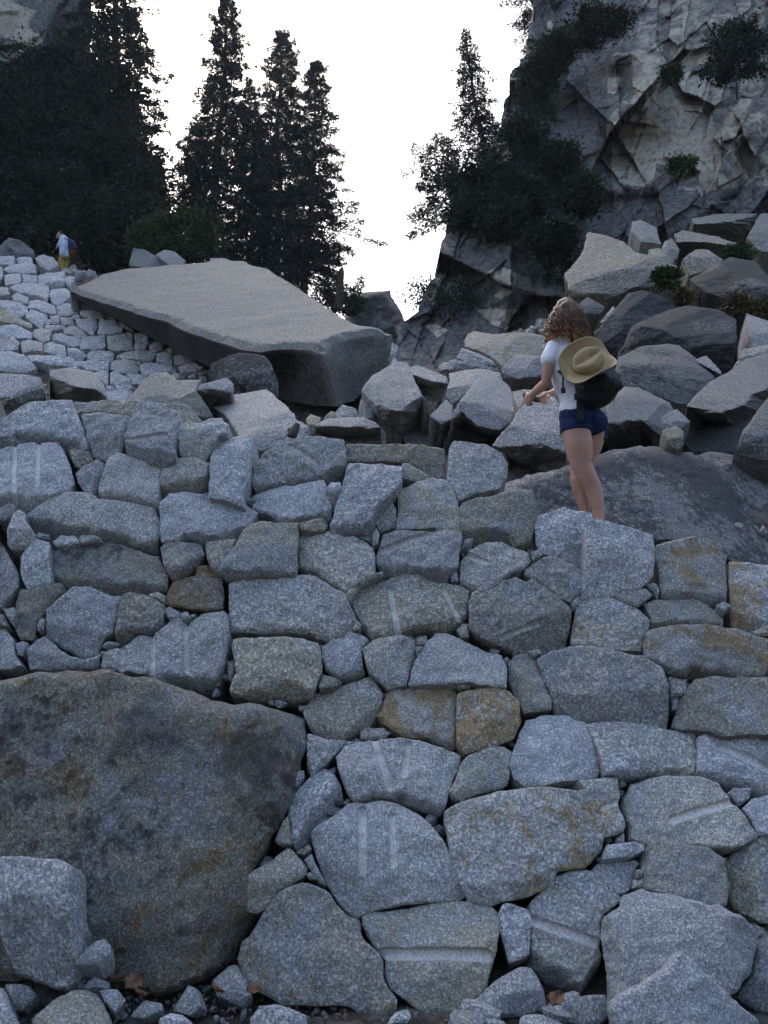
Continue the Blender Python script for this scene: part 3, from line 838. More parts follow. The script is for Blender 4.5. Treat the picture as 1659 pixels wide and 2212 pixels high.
# ---------------------------------------------------------------- boulders, each on its own
BOULDERS = '''
P|-60,1452 70,1440 165,1435 300,1452 400,1480 480,1505 600,1515 662,1530 660,1600 650,1660 615,1760 590,1810 545,1880 560,1960 525,2030 505,2080 430,2130 330,2160 240,2150 150,2130 -60,2120|u1.1 -60,1468 150,1456 330,1490 450,1520 600,1562 665,1600|d.35 -60,1900 200,1980 420,2010 560,1900|b.75 470,1590 560,1560 645,1600 640,1665 560,1710 480,1700 430,1640|b.6 250,1525 400,1560 380,1640 240,1620|b.7 -60,1560 40,1560 30,1650 -60,1650|b.4 420,1800 600,1700 640,1640 610,1760|@s.5k.5t1w.66y4.62n14h.7f.15|#huge lichen-stained boulder filling the lower left, built into the wall
G|-80,540 0,540 380,565 455,610 460,680 445,870 410,1040 395,1200 350,1300 270,1395 150,1380 0,1310 -80,1300|d.75 -80,870 0,860 130,790 230,800 300,850 460,850|@t.3w1.05y4.06n24h.4f.2#pale cut granite block on the ground at the lower left edge
I|620,900 640,870 730,810 760,730 860,710 1050,750 1300,815 1500,880 1590,940 1620,1010 1600,1120 1570,1230 1470,1360 1350,1420 770,1410 690,1440 660,1400 650,1200 615,1000|l1.4 690,900 720,1100 770,1400|r.7 1500,860 1420,1000 1460,1400|@y4.5n22h.5f.3#large angular granite block leaning against the wall foot at lower right
I|700,1430 880,1310 1000,1220 1070,1150 1130,1095 1200,1140 1300,1250 1440,1370 1550,1460 1680,1560 1740,1660 750,1660 690,1480|r.3 1140,1090 1180,1400 1250,1660|@y3.94n20h.4f.3#pointed granite boulder cut off by the bottom right edge
I|435,1460 470,1400 640,1370 665,1420 670,1500 600,1570 420,1570|@y4.15n35h.22w.7#small dark rock left of the pointed boulder at the bottom
I|1620,1060 1740,1000 1740,1560 1640,1510 1490,1400 1570,1240|@y4.3n20h.3w.6k.3#dark shaded rock in the bottom right corner behind the pointed boulder
I|-262,1460 -160,1400 0,1260 130,1180 200,1190 240,1280 300,1460 200,1500 0,1520 -200,1530|@y4.48n30h.3w.85#grey rock at the wall foot under the horizontally grooved stone
G|480,1250 560,1150 680,1080 730,1130 720,1190 640,1260|d1 480,1245 640,1235 730,1180|@y4.45n45h.2w.9#flat small rock leaning on the stained boulder beside the pale block
G|390,1330 520,1300 555,1350 540,1400 400,1415|@y4.33n45h.15w.8#small grey rock on the ground below the flat leaning rock
G|550,1390 620,1350 720,1370 715,1412 560,1415|@y4.3n50h.12#small flat stone left of the dry brown leaves
G|190,1550 350,1470 640,1420 670,1480 720,1590 780,1720 220,1720|r.9 650,1420 700,1560 760,1720|@y4.12n50h.3t.9s.3#beige flat-topped stone at the bottom edge left of the leaves
G|-80,1370 0,1380 50,1480 80,1580 160,1720 -80,1720|@y4.1n45h.3#grey stone in the bottom left corner
G|30,1390 180,1400 230,1450 150,1560 70,1560|@y4.26n35h.2w.75#dark rock under the pale block at the lower left
G|660,1420 780,1430 830,1490 760,1570 690,1500|@y4.2n45h.14#fist-sized grey stone below the dry brown leaves
G|850,1590 950,1500 1060,1510 1070,1560 960,1620|@y4.17n40h.14w.85#dark grey stone on gravel at the foot of the stained boulder
G|1040,1680 1050,1630 1120,1580 1200,1590 1260,1640 1270,1720 1040,1720|@y4.1n45h.16w1.1#rounded pale stone at the bottom edge below the stained boulder
G|1110,1560 1240,1400 1290,1420 1320,1540 1250,1600|@y4.25n30h.2w.85#wedge-shaped grey rock right of the stained boulder's foot
G|1395,1340 1500,1260 1580,1270 1640,1370 1660,1450 1590,1520 1430,1460|@y4.38n40h.24t.5#greenish grey rock between stained boulder and lowest wall stone
G|440,1050 530,990 580,1030 540,1090 450,1090|@y4.55n40h.12w.8#upper small rock between pale block and stained boulder
G|410,1110 480,1100 485,1165 420,1170|@y4.5n40h.1w.75#little rock tight against the right side of the pale block
H|-20,1700 0,1600 60,1540 250,1540 370,1570 390,1700|@y4.12n50h.25#flat grey rock at the bottom edge below the big beige wall stone
H|900,1650 940,1590 1040,1540 1070,1590 1030,1655|@y4.15n45h.14#small grey rock below the horizontally grooved wall stone
H|1480,1690 1490,1620 1560,1600 1680,1610 1700,1690|@y4.1n45h.14#low grey stone on the bottom edge right of centre
I|90,1600 110,1500 200,1510 380,1540 430,1600|@y4.1n50h.14#flat stone at the bottom edge beside the small dark rock
A|-60,-20 60,-20 180,-10 270,10 285,80 300,150 180,165 95,200 0,240 -60,240|d.7 -60,130 60,150 280,70|@n38y7.6h1.0#grey boulder at the left edge above the top wall stone
A|330,-40 440,-60 620,-30 690,60 720,160 560,175 440,150 340,150 320,60|d1.2 340,0 480,60 620,80 720,150|@n45y8.0h.9t.5s.1#boulder with dark brown underside above the top wall row at left
J|850,1190 930,1080 1000,1020 1090,1005 1180,1060 1330,1060 1290,1130 1380,1240 1420,1320 1240,1300 870,1260|r.5 1090,1005 1140,1100 1180,1240|@n35y7.4h.8t.8#beige pyramid-shaped boulder below the upper stone wall
J|1270,1150 1330,1090 1500,1045 1545,1090 1540,1130 1500,1180 1390,1220 1300,1190|d1 1270,1140 1400,1120 1540,1150|@n38y7.7h.6#small boulder with dark hollow beside the pale slanting slab
K|-80,830 -60,750 60,690 120,670 300,690 340,740 390,880 385,980 250,990 90,990 -10,900|d.3 -60,800 390,860|@n20y9.6h.9k.75w.55#dark blackish boulder under the giant slab
B|-260,150 0,100 100,85 150,120 280,240 290,280 380,330 390,390 250,430 130,480 60,500 -30,420 -90,390 -160,260 -250,200|r.6 100,80 180,200 390,350|@n52y6.75h.6k.25w1.05#pale slanting granite slab with black specks above the drilled wall stone
K|935,920 1010,820 1100,770 1180,730 1240,740 1290,850 1340,960 1420,1080 1480,1240 1460,1300 1240,1290 1200,1210 1080,1130 1020,1050 980,990|d.9 930,930 1040,1030 1200,1045 1340,950|r-.5 1210,1000 1250,1270|@n38y8.0h.9t.5#tall leaning boulder right of the giant slab
K|1250,770 1300,755 1400,790 1500,830 1515,880 1510,920 1500,960 1440,1010 1340,970 1290,850|d1.3 1270,810 1400,860 1520,880|@n48y10.0h.9#boulder with flat pale top behind the tall leaning boulder
K|1390,1090 1500,980 1540,1020 1545,1100 1540,1220 1500,1260 1480,1200|d1.1 1390,1100 1470,1150 1550,1090|@n40y8.2h.5t.3#small pale wedge rock right of the tall leaning boulder
K|640,1140 700,1110 830,1100 960,1100 1040,1140 1100,1200 1080,1260 830,1270 640,1230|d1.2 640,1150 850,1165 1060,1170|@n50y7.2h.5w.85#long low rock with dark front between slanting slab and leaning boulder
K|760,1070 810,1015 900,1040 930,1110 860,1120 770,1110|@n40y8.2h.5#small pale rock in front of the cavity under the giant slab
K|570,1110 600,1080 670,1100 650,1160 625,1220 585,1200|@n35y7.6h.3t1s.3#tan rock beside the dead stump at the slanting slab
K|680,1110 740,1055 775,1080 760,1110|@n35y8.6h.3t.9s.5#brownish pebble-like rock at the mouth of the slab cavity
K|915,1050 935,975 980,1000 1030,1060 1020,1110 930,1110|@n30y8.5h.5w.8#grey rock in the gap between giant slab and leaning boulder
K|1120,730 1140,600 1180,630 1172,690 1150,740|@n30y13.4h.5w1.1#narrow pale rock against the right end of the giant slab
K|1100,780 1160,700 1180,740 1140,790|@n30y12.5h.5w1.1#tiny pale rock in front of the giant slab's right end
L|370,1380 375,1300 470,1160 560,1060 640,1020 760,1045 830,1110 850,1170 905,1300 840,1410 770,1470 690,1570 560,1580 420,1570 385,1480|d1.5 365,1370 450,1330 560,1420 760,1460 910,1350|@n45y7.9h.9#big rounded grey boulder below the woman's pointing hand
L|760,960 850,860 920,835 1110,870 1180,930 1150,1030 1060,1100 850,1140 780,1080|d.9 760,1000 900,1040 1130,1010|@n38y9.4h.9w.8k.3#dark grey rounded boulder behind the woman's arm
L|480,680 540,655 700,680 960,662 1110,690 1150,760 1120,880 920,840 850,870 760,970 720,900 620,830 560,810 460,780|r.1 700,660 740,900|@n48y12.5h1.4t1s.45w1.1#large tan fresh-broken boulder left of the woman's head
L|400,870 440,790 560,830 700,900 740,980 600,975 480,990 330,975 360,930|d.6 440,800 700,910|@n50y11.0h1.0w1.1t.3#pale wedge boulder in front of the large tan boulder
L|250,940 290,905 370,920 365,970 250,985|@n45y11.2h.5t.6#small beige rock at the left of the pale wedge boulder
L|330,1000 480,970 600,960 750,990 770,1050 640,1030 560,1070 430,1210 350,1260 310,1190 340,1060|@n45y9.2h.9t.6w1.05#smooth pale boulder above the big rounded grey boulder
L|850,1150 950,1130 1200,1150 1250,1300 1280,1500 1290,1700 1040,1740 830,1760 820,1660 740,1610 690,1590 770,1480 850,1400 900,1300|d1.0 740,1600 950,1600 1100,1580 1290,1640|@n42y7.3h.9t.5#big pale boulder directly left of the woman's hips
M|400,1330 530,1080 700,1000 860,940 960,920 1220,950 1340,1030 1360,1180 1340,1300 1290,1420 1220,1450 1000,1330 900,1250 800,1240 600,1260 430,1340|d.35 400,1250 800,1130 1000,1150 1360,1180|@n42y10.6h1.5k.95w.6#dark blackish boulder right of the straw hat
M|230,1130 380,960 500,820 620,800 870,890 860,950 700,1020 540,1100 430,1310 380,1310 330,1240 240,1220|r.5 520,820 480,1000 430,1300|@n35y12.3h1.5k.9w.62#dark boulder behind the woman's shoulder
M|420,1330 600,1240 800,1220 900,1230 1040,1340 1180,1470 1140,1550 1020,1660 960,1700 900,1700 700,1620 460,1560 430,1450|r.4 880,1230 930,1450 960,1700|@n45y9.0h1.2k.5t.5w.7#brown-grey boulder right of the backpack
M|430,1580 480,1555 580,1560 700,1620 820,1680 870,1760 860,1900 880,2020 820,2070 600,2070 260,2100 300,1880 320,1740|u1.2 400,1620 560,1610 700,1660 830,1720|d1.0 280,1850 600,1820 700,1900 880,2010|@n35y7.5h1.0w.85#boulder with white top right behind the woman's shorts
M|950,1720 1040,1600 1170,1500 1280,1440 1420,1340 1600,1290 1700,1290 1700,1560 1590,1720 1440,1900 1340,2070 1000,2060 930,1990 930,1880 980,1840 960,1780|d2.4 930,1700 1080,1740 1240,1770 1400,1690 1700,1480|@n50y7.4h1.2w.8k.2#boulder with lit blue-grey top and black underside at right edge
M|1340,2060 1400,1900 1593,1640 1700,1600 1700,2150 1593,2140 1400,2105|d.5 1340,2000 1700,1950|@n35y7.2h.8w.72#grey boulder at the right edge under the overhanging one
M|1420,980 1593,1040 1700,1050 1700,1250 1590,1270 1480,1260 1440,1100|@n50y11.5h1.0#pale flat boulder on the right edge above the overhanging one
M|1310,1430 1400,1260 1593,1230 1700,1230 1700,1300 1430,1360|@n45y9.6h1.0w.95#smooth boulder peeking above the overhanging one at right edge
M|1030,1340 1110,1310 1230,1440 1220,1480 1100,1430|d1 1040,1360 1220,1460|@n50y9.6h.5t.4#small slanted slab between the dark boulder and brown-grey boulder
M|760,1900 870,1860 930,1900 930,2020 880,2060 800,2000|@n35y7.3h.4t1s.3#small tan stone left of the black underside
M|700,1840 800,1760 880,1730 985,1830 900,1900 780,1900|@n40y7.8h.5#small grey stone above the tan one beside the overhanging boulder
M|970,720 1180,600 1300,540 1500,580 1593,690 1700,690 1700,990 1530,960 1260,880 1100,820|d.3 970,740 1300,680 1700,800|@n40y15.0h2.2k.9w.62#dark sloping boulder on the right edge below the pale ledges
M|0,680 150,480 180,340 320,370 470,420 560,500 720,540 880,610 870,690 700,780 620,790 400,920 330,960 200,860 30,860|d.5 0,800 400,830 700,700|@n40y15.5h2.2t1s.25w1.12#huge cracked pale tan boulder above the woman's head
M|1000,240 1180,200 1510,200 1500,240 1400,410 1200,370 1020,300|d1.1 1000,280 1180,270 1300,260 1510,210|@n42y22.0h3t1w1.1#tan ledge block with bright top below the cliff
M|1420,400 1530,200 1700,190 1700,510 1540,500|@n35y21.0h3t.9w1.05#tan ledge block at the right edge below the cliff
M|860,360 920,330 1200,380 1460,470 1500,510 1200,500 900,490|d1.2 860,420 1100,420 1460,480|@n42y20.0h2.5t1w1.05#long tan ledge below the bright-topped ledge block
M|660,480 740,470 860,560 850,590 700,550|@n45y18.5h1.2t.9w1.1#pale flake lying at the left end of the long ledge
M|530,260 600,250 720,310 740,400 760,440 600,420 520,340|@n40y20.5h1.5t.6#pale broken block above the huge cracked boulder
M|780,420 840,390 900,480 880,560 800,540|@n35y18.8h1.0t.8#small tan block wedged under the long ledge
M|920,560 1020,480 1120,480 1240,560 1200,620 980,690|@n38y17.0h1.6t1s.4#tan rounded rock between the cracked boulder and the dark sloping boulder
M|120,900 180,850 320,930 280,990 160,990|@n30y14.2h.8t.6w.7#shadowed broken rock beside the woman's hair
M|270,1060 380,920 400,960 300,1050|@n45y13.6h.8t.6w1.15#narrow pale slab edge right of the woman's hair
J|-80,225 0,170 60,120 130,130 220,200 240,260 110,250 -80,260|@n30y29h2.0w.6k.6#dark boulder at the left edge near the distant hiker
J|850,300 880,185 960,200 1100,280 1120,310 980,330|@n40y31h2w.75#grey boulder behind the giant slab's top edge
J|1030,230 1090,198 1150,210 1230,275 1210,300 1110,300|@n42y30h2w.95#lighter boulder on the skyline behind the giant slab
J|1380,320 1390,255 1480,255 1580,290 1570,330|@n40y25h1.5w1.05t.4#pale block on the top edge of the giant slab
J|430,320 520,360 575,400 470,430 400,340|@n35y25.5h1.2t.5#tapering rock just below the distant hiker
C|0,690 200,605 420,552 600,490 720,450 850,425 950,432 1080,472 1160,490 1400,485 1550,500 1659,520 1760,530 1760,1230 1659,1200 1400,1150 1290,1080 1100,1050 960,1040 780,990 640,960 560,950 380,900 210,920 100,900 -60,850 -120,780|u1.0 -60,760 200,665 420,600 600,560 730,495 860,462 950,470 1080,505 1200,520 1760,580|r.35 1140,480 1200,640 1300,830 1450,1100|@n34y6.75h1.2f.12k.72t.35w.8#broad dark-speckled slab boulder behind the woman's legs
'''
# the small stones of the upper wall
UPPER = '''
J|20,320 60,290 130,280 230,290 240,340 140,350 30,340
J|25,350 130,335 140,400 110,415 30,420
J|145,360 240,360 245,410 150,415
J|240,350 430,337 425,410 340,425 250,420|d1 240,415 340,418 430,400
J|430,345 490,360 480,400 460,440 425,410
J|60,430 150,425 250,420 320,430 325,500 310,525 200,490 130,480 70,450
J|325,440 440,445 460,470 465,510 380,550 345,540 325,490
J|70,490 110,475 190,510 180,550 100,530
J|190,520 260,515 365,570 365,620 300,610 180,570
J|465,530 520,510 550,530 545,560 470,550
J|370,560 440,550 520,560 520,610 450,630 370,620
J|525,590 580,565 690,620 690,650 600,650 530,630|@t.8
J|-60,500 0,515 130,545 180,570 185,620 110,640 0,580 -60,550
J|-60,560 0,580 110,645 200,670 215,710 110,690 -60,650|@t1s.5
J|165,640 200,590 310,620 315,650 270,700 210,670|@w1.1
J|330,630 390,620 390,680 335,680
J|310,660 335,645 330,680 300,690
J|395,640 480,640 490,680 410,690|@t.6
J|475,625 510,615 530,640 490,650
J|500,650 640,655 645,700 610,745 550,720 500,680|@w1.1
J|660,660 740,660 820,710 800,730 720,745 640,750
J|700,625 720,615 775,650 765,665|@t1s.6
J|780,665 830,690 890,730 830,725|@t1s.7
J|290,690 430,690 430,710 350,730 300,710
J|415,720 450,700 500,700 570,750 540,770 430,745|@t.7
J|-60,680 110,700 210,730 210,770 140,780 -60,740
J|220,720 240,708 345,720 330,790 290,800 220,770|@t.6
J|350,745 540,780 530,820 480,830 430,810 345,780
J|135,800 180,780 280,800 280,860 140,870|@t.5
J|290,820 340,795 430,830 440,890 400,885 290,870|@w1.08
J|440,840 500,840 570,880 520,905 450,900|d1 440,880 570,885
J|525,830 550,755 690,755 700,840 640,850 530,850
J|705,760 830,730 885,820 880,855 780,860 710,850|@t.6
J|830,735 860,735 875,775 845,765
J|885,740 960,735 1005,770 980,810 890,790|@t.4
J|890,800 980,815 960,855 885,850
J|985,840 1020,780 1080,810 1070,850 1030,870|@t.6
J|565,890 600,855 740,855 755,900 740,930 600,915
J|765,880 850,860 1020,855 1035,890 1000,930 850,925 765,905|@t.5
J|1035,880 1090,860 1140,900 1135,945 1030,930|@t.4
J|1080,840 1150,840 1195,875 1130,880|@t1s.7
J|1145,900 1200,880 1290,920 1260,940 1145,950|@t.7
J|490,930 600,920 720,930 715,980 600,985 520,970
J|725,950 760,915 880,930 915,960 915,1010 820,1010 730,980|@t.7
J|880,930 900,920 925,935 910,950
J|920,940 1000,940 1160,965 1165,1000 960,1020 920,990
J|1165,960 1290,935 1360,975 1300,1005 1200,1000|@t.5
J|1305,1000 1410,985 1390,1010 1320,1015|@t.9
J|535,990 600,985 595,1040 540,1025
J|605,990 715,985 715,1085 660,1060 610,1040
J|725,1000 760,985 865,1050 860,1080 760,1090 725,1080
J|835,1010 950,1015 970,1040 930,1080 870,1080
J|1130,1015 1190,1005 1230,1020 1220,1045 1150,1040
J|1240,1020 1300,1005 1300,1040 1250,1050
J|1310,1020 1360,1020 1365,1060 1310,1060
J|700,1090 750,1090 760,1115 700,1115
J|760,1090 860,1085 900,1110 780,1120
J|105,260 140,235 210,245 215,285 120,285
J|230,250 270,215 350,240 390,290 320,330 260,300|@t.4w.85
J|-60,225 60,235 100,250 80,290 -60,290
J|690,1120 880,1120 850,1210 700,1190
J|-60,300 10,300 20,360 0,400 -60,400
J|-60,430 50,435 65,490 0,505 -60,500|@t.6
J|-60,745 60,760 130,800 120,850 60,865 -60,860|@k.5
J|150,880 330,880 480,910 530,980 440,960 330,960 200,930
J|-60,860 60,865 150,885 240,960 160,990 -60,1000|@t.3
J|340,890 470,905 490,940 400,930
'''
UP0 = at([px('P', 230, 840)], 16.5)[0]
UP1 = at([px('P', 230, 590)], 23.0)[0]
UN = np.array([0.0, -(UP1[2] - UP0[2]), UP1[1] - UP0[1]])
UN /= np.linalg.norm(UN)
upper = empty('dry_stone_wall', UP0, 'upper dry stone slope of small pale blocks left of the giant slab', 'stone wall')
for i, l in enumerate(lines(UPPER)):
    sp = parse(l)
    o = sp['opt']
    rnd = random.Random(i * 3 + 2)
    ctr = on_plane([sp['pts'].mean(0)], UP0, UN)[0] + UN * rnd.uniform(-.04, .06)
    nt = UN + np.array([rnd.uniform(-.08, .08), rnd.uniform(-.15, .0), 0])
    me, org, size = relief(sp, ctr, nt, 0.6, i + 400, res=0.065, edge=0.03, erad=0.03, facet=0.14, rough=0.018, jag=0.012, name='stone', shrink=0.99, chamfer=0)
    obj('stone', me, MAT_FAR, upper, Vector(org) - Vector(UP0), (o.get('s', rnd.uniform(0, .12)), o.get('k', 0.05), o.get('t', rnd.uniform(0.0, .3)), o.get('w', 1.0) * rnd.uniform(1.02, 1.2)))

for i, l in enumerate(lines(BOULDERS)):
    sp = parse(l)
    o = sp['opt']
    Y = o.get('y') or hit_terrain(sp['pts'][np.argmax(sp['pts'][:, 1])])
    if Y < 4.4:
        Y *= 1.055
    lean = math.radians(o.get('n', 40))
    rnd = random.Random(i * 13 + 5)
    nrm = np.array([math.sin(math.radians(o.get('a', rnd.uniform(-14, 14)))), -math.cos(lean), math.sin(lean)])
    bot = sp['pts'][np.argmax(sp['pts'][:, 1])]
    ctr = at([bot], Y)[0]
    wpx = (sp['pts'].max(0) - sp['pts'].min(0)).max()
    ext = wpx / FD * Y
    r = max(0.012, ext / 62 if wpx > 150 else ext / 34)
    near = Y < 5.2
    me, org, size = relief(sp, ctr, nrm, o.get('h', 0.5) * 1.0, i + 900, res=r, edge=0.035 * ext ** 0.8, erad=0.025 * ext ** 0.85,
                           rough=0.012 * max(0.5, ext ** 0.9), facet=0.72, nfacet=9, chamfer=1, jag=0.014 * max(.4, ext), name='boulder', back='dome', ray_push=not near, dmul=1.0 if near else 1.9, sharp=22)
    mat = MAT_STONE if near else (MAT_ROCK if Y < 9.5 else MAT_FAR)
    nm = 'boulder' if ext > 0.45 else 'rock'
    b = obj(nm, me, mat, None, Vector(org), (o.get('s', rnd.uniform(0, .15)), o.get('k', 0.04 + rnd.uniform(0, .1)), o.get('t', rnd.uniform(.1, .4)), o.get('w', 1.0) * rnd.uniform(.95, 1.03) * (1.0 if near else (.62 if sp['tile'] == 'M' and Y < 16 else .76))))  # boulders up the slope multiplied darker, shade put into their colour
    tag(b, sp['label'], nm)

rng = np.random.default_rng(91)
for k in range(16):
    y = rng.uniform(4.12, 4.62)
    x = rng.choice([rng.uniform(-1.9, -.9), rng.uniform(-.5, .5), rng.uniform(.3, 1.0)])
    s_ = rng.uniform(.05, .12)
    cm = PEB[k % 10].copy()
    cm.transform(Matrix.Diagonal((s_ * rng.uniform(1, 1.6), s_, s_ * rng.uniform(.6, .9), 1)))
    o = bpy.data.objects.new('rock', cm)
    COL.objects.link(o)
    o.rotation_euler = (rng.uniform(-.4, .4), rng.uniform(-.4, .4), rng.uniform(0, 6))
    o.location = (x, y, -.105)
    o.color = (rng.uniform(0, .2), rng.uniform(0, .2), rng.uniform(0, .7), rng.uniform(.75, 1.0))
    tag(o, 'small angular loose rock on the gravel at the wall foot', 'rock', 'small rocks on the gravel')

# ---------------------------------------------------------------- ground: one sheet from behind the camera to the horizon
def axis(fine_lo, fine_hi, step, lo, hi, grow=1.12):
    a = list(np.arange(fine_lo, fine_hi, step))
    s = step
    x = fine_hi
    while x < hi:
        a.append(x)
        s *= grow
        x += s
    s = step
    x = fine_lo - step
    b = []
    while x > lo:
        b.append(x)
        s *= grow
        x -= s
    return np.array(b[::-1] + a)


gx = axis(-4, 4, 0.12, -320, 320)
gy = axis(3.6, 9, 0.07, -150, 420, 1.05)
GX, GY = np.meshgrid(gx, gy)
GZ = terr(GX.ravel(), GY.ravel()).reshape(GX.shape)
P3 = np.stack([GX.ravel(), GY.ravel(), np.zeros(GX.size)], 1)
amp = np.clip((GY.ravel() - 3) / 20, 0.03, 0.5)
GZ = GZ.ravel() + fbm(P3 * 0.9, 4, 3) * amp * 0.35 - np.where(GY.ravel() > 5.0, 0.14, 0.0) + fbm(P3 * 6, 3, 9) * 0.012
V = np.stack([GX.ravel(), GY.ravel(), GZ], 1)
ny, nx = GX.shape
idx = np.arange(nx * ny).reshape(ny, nx)
F = np.stack([idx[:-1, :-1].ravel(), idx[:-1, 1:].ravel(), idx[1:, 1:].ravel(), idx[1:, :-1].ravel()], 1)
t = NT('hillside_soil')
tcc = t.node('TexCoord').outputs['Object']
c1 = t.mix(t.ramp(t.noise(tcc, 7, 6, .65), .4, .62), (0.045, 0.04, 0.034), (0.12, 0.11, 0.098))
c1 = t.mix(t.ramp(t.noise(tcc, 1.1, 5), .5, .65), c1, (0.05, 0.042, 0.03))
t.set(Base_Color=c1, Roughness=0.95, Specular_IOR_Level=0.1)
t.bump(t.noise(tcc, 22, 6, .7), 0.8, 0.02)
MAT_SOIL = t.m
g = obj('ground', mesh_np('ground', V, F), MAT_SOIL)
tag(g, kind='structure')

# loose rubble filling the gaps of the boulder field, and gravel at the foot of the wall
def scatter(name, pts, sizes, seed, mat, color, label, cat, sub=1, flat=0.75):
    rng = np.random.default_rng(seed)
    protos = []
    for s in range(8):
        m = pebble_mesh(200 + s, sub)
        co = np.zeros(len(m.vertices) * 3)
        m.vertices.foreach_get('co', co)
        tri = np.array([list(p.vertices) for p in m.polygons])
        protos.append((co.reshape(-1, 3), tri))
        bpy.data.meshes.remove(m)
    VV, FF, n = [], [], 0
    for i, (p, s) in enumerate(zip(pts, sizes)):
        co, tri = protos[i % 8]
        M = np.array(Matrix.Rotation(rng.uniform(0, 6.28), 3, 'Z') @ Matrix.Rotation(rng.uniform(-.6, .6), 3, 'X') @ Matrix.Rotation(rng.uniform(0, 6.28), 3, 'Y'))
        c = (co * np.array([rng.uniform(.8, 1.4), rng.uniform(.8, 1.2), flat])) @ M.T * s + p
        VV.append(c)
        FF.append(tri + n)
        n += len(co)
    V = np.concatenate(VV)
    o = obj(name, mesh_np(name, V, np.concatenate(FF), smooth=False), mat, color=color)
    tag(o, label, cat, kind='stuff')
    return o


rng = np.random.default_rng(12)
n = 900
yy = 7.0 + (rng.uniform(0, 1, n) ** 1.2) * 21
xx = rng.uniform(-0.55, 0.55, n) * yy
zz = terr(xx, yy) - 0.12
szz = rng.uniform(0.04, 0.15, n) * (0.5 + yy / 14)
ok = ~((xx > -6) & (xx < 0.8) & (yy > 8.5) & (yy < 18))
xx, yy, zz, szz = xx[ok], yy[ok], zz[ok], szz[ok]
scatter('rubble', np.stack([xx, yy, zz], 1), szz, 3, MAT_ROCK, (0.15, 0.2, 0.5, 0.9), 'loose broken rubble between the boulders on the slope', 'rubble', 2)
n = 2000
yy = rng.uniform(3.7, 5.0, n)
xx = rng.uniform(-2.0, 2.2, n)
zz = terr(xx, yy) * 0 + 0.005
szz = rng.uniform(0.006, 0.035, n) * rng.uniform(0.5, 1.2, n)
scatter('gravel', np.stack([xx, yy, np.interp(yy, [4.8, 5.03], [-0.135, -0.01]) + 0.003], 1), szz, 4, MAT_STONE, (0.1, 0.3, 0.3, 0.55), 'grey gravel on the ground along the foot of the wall', 'gravel', 1)

# ---------------------------------------------------------------- the giant slab
def dense_patch(poly, res, seed):
    """2D CDT fill of a closed outline; returns points, triangles, boundary loop"""
    rng = np.random.default_rng(seed)
    bd = resample(poly, res)
    lo, hi = bd.min(0), bd.max(0)
    X, Y = np.meshgrid(np.arange(lo[0], hi[0], res), np.arange(lo[1], hi[1], res * 0.87))
    I = np.stack([X.ravel(), Y.ravel()], 1)
    I += rng.uniform(-0.2, 0.2, I.shape) * res
    I = I[inside(I, bd)]
    I = I[seg_dist(I, bd) > res * 0.55]
    allp = np.concatenate([bd, I])
    r = geometry.delaunay_2d_cdt([Vector(p) for p in allp], [], [list(range(len(bd)))], 1, 1e-7)
    return np.array([tuple(p) for p in r[0]]), np.array([list(f) for f in r[2] if len(f) == 3]), len(bd)


nc, lt, rc = q('K', 690, 645, 13.5), q('J', 462, 440, 20.0), q('K', 1140, 520, 14.3)
SN = np.cross(lt - nc, rc - nc)
SN = SN / np.linalg.norm(SN) * np.sign(SN[2])
FRONT = [('J', 462, 437, 466, 505, .5), ('J', 560, 480, 560, 560, 1.1), ('J', 760, 548, 780, 660, 1.4), ('J', 930, 608, 960, 762, 1.6), ('J', 1100, 642, 1120, 842, 1.6),
         ('J', 1250, 712, 1260, 912, 1.6), ('J', 1450, 772, 1390, 978, 1.6), ('K', 60, 590, 60, 850, 1.6), ('K', 140, 612, 150, 900, 1.6), ('K', 270, 632, 330, 950, 1.6), ('K', 400, 616, 420, 985, 1.4),
         ('K', 480, 616, 520, 1005, 1.1), ('K', 600, 632, 640, 1022, .6), ('K', 690, 645, 785, 1028, .35), ('K', 740, 590, 835, 1002, .3), ('K', 850, 555, 885, 992, .3), ('K', 1000, 535, 970, 905, .3), ('K', 1140, 520, 1120, 765, .25)]
FAR = [('K', 1060, 505), ('K', 950, 490), ('K', 810, 420), ('K', 700, 340), ('K', 600, 270), ('K', 480, 200), ('K', 400, 160), ('K', 340, 115), ('K', 250, 100), ('K', 180, 62), ('K', 60, 55),
       ('J', 1400, 265), ('J', 1300, 282), ('J', 1150, 292), ('J', 1000, 310), ('J', 800, 330), ('J', 650, 362), ('J', 600, 382), ('J', 575, 402), ('J', 520, 420)]
toploop = on_plane([px(f[0], f[1], f[2]) for f in FRONT] + [px(*f) for f in FAR], nc, SN)
botloop = []
for k, f in enumerate(FRONT):
    botloop.append(q(f[0], f[3], f[4], toploop[k][1] + f[5]))
for k in range(len(FAR)):
    botloop.append(toploop[len(FRONT) + k] + np.array([0, 0.4, -2.6]))
botloop = np.array(botloop)
su = np.cross(np.array([0, 0, 1.0]), SN)
su /= np.linalg.norm(su)
sv = np.cross(SN, su)
SRES = 0.13
tl2 = np.stack([(toploop - nc) @ su, (toploop - nc) @ sv], 1)
P2, F2, nb = dense_patch(tl2, SRES, 3)
dist = seg_dist(P2, tl2)
hh = fbm(P2 / 2.6, 4, 21) * 0.04 - 0.10 * np.clip(1 - dist / 0.14, 0, 1) ** 2 + fbm(P2 / 0.3, 2, 5) * 0.012
Vt = nc + P2[:, :1] * su + P2[:, 1:] * sv + SN * hh[:, None]
# matching resample of the lower loop
bl = []
nl = len(toploop)
for i in range(nl):
    a, b = tl2[i], tl2[(i + 1) % nl]
    kk = max(1, int(round(np.linalg.norm(b - a) / SRES)))
    for j in range(kk):
        bl.append(botloop[i] + (botloop[(i + 1) % nl] - botloop[i]) * j / kk)
bl = np.array(bl)
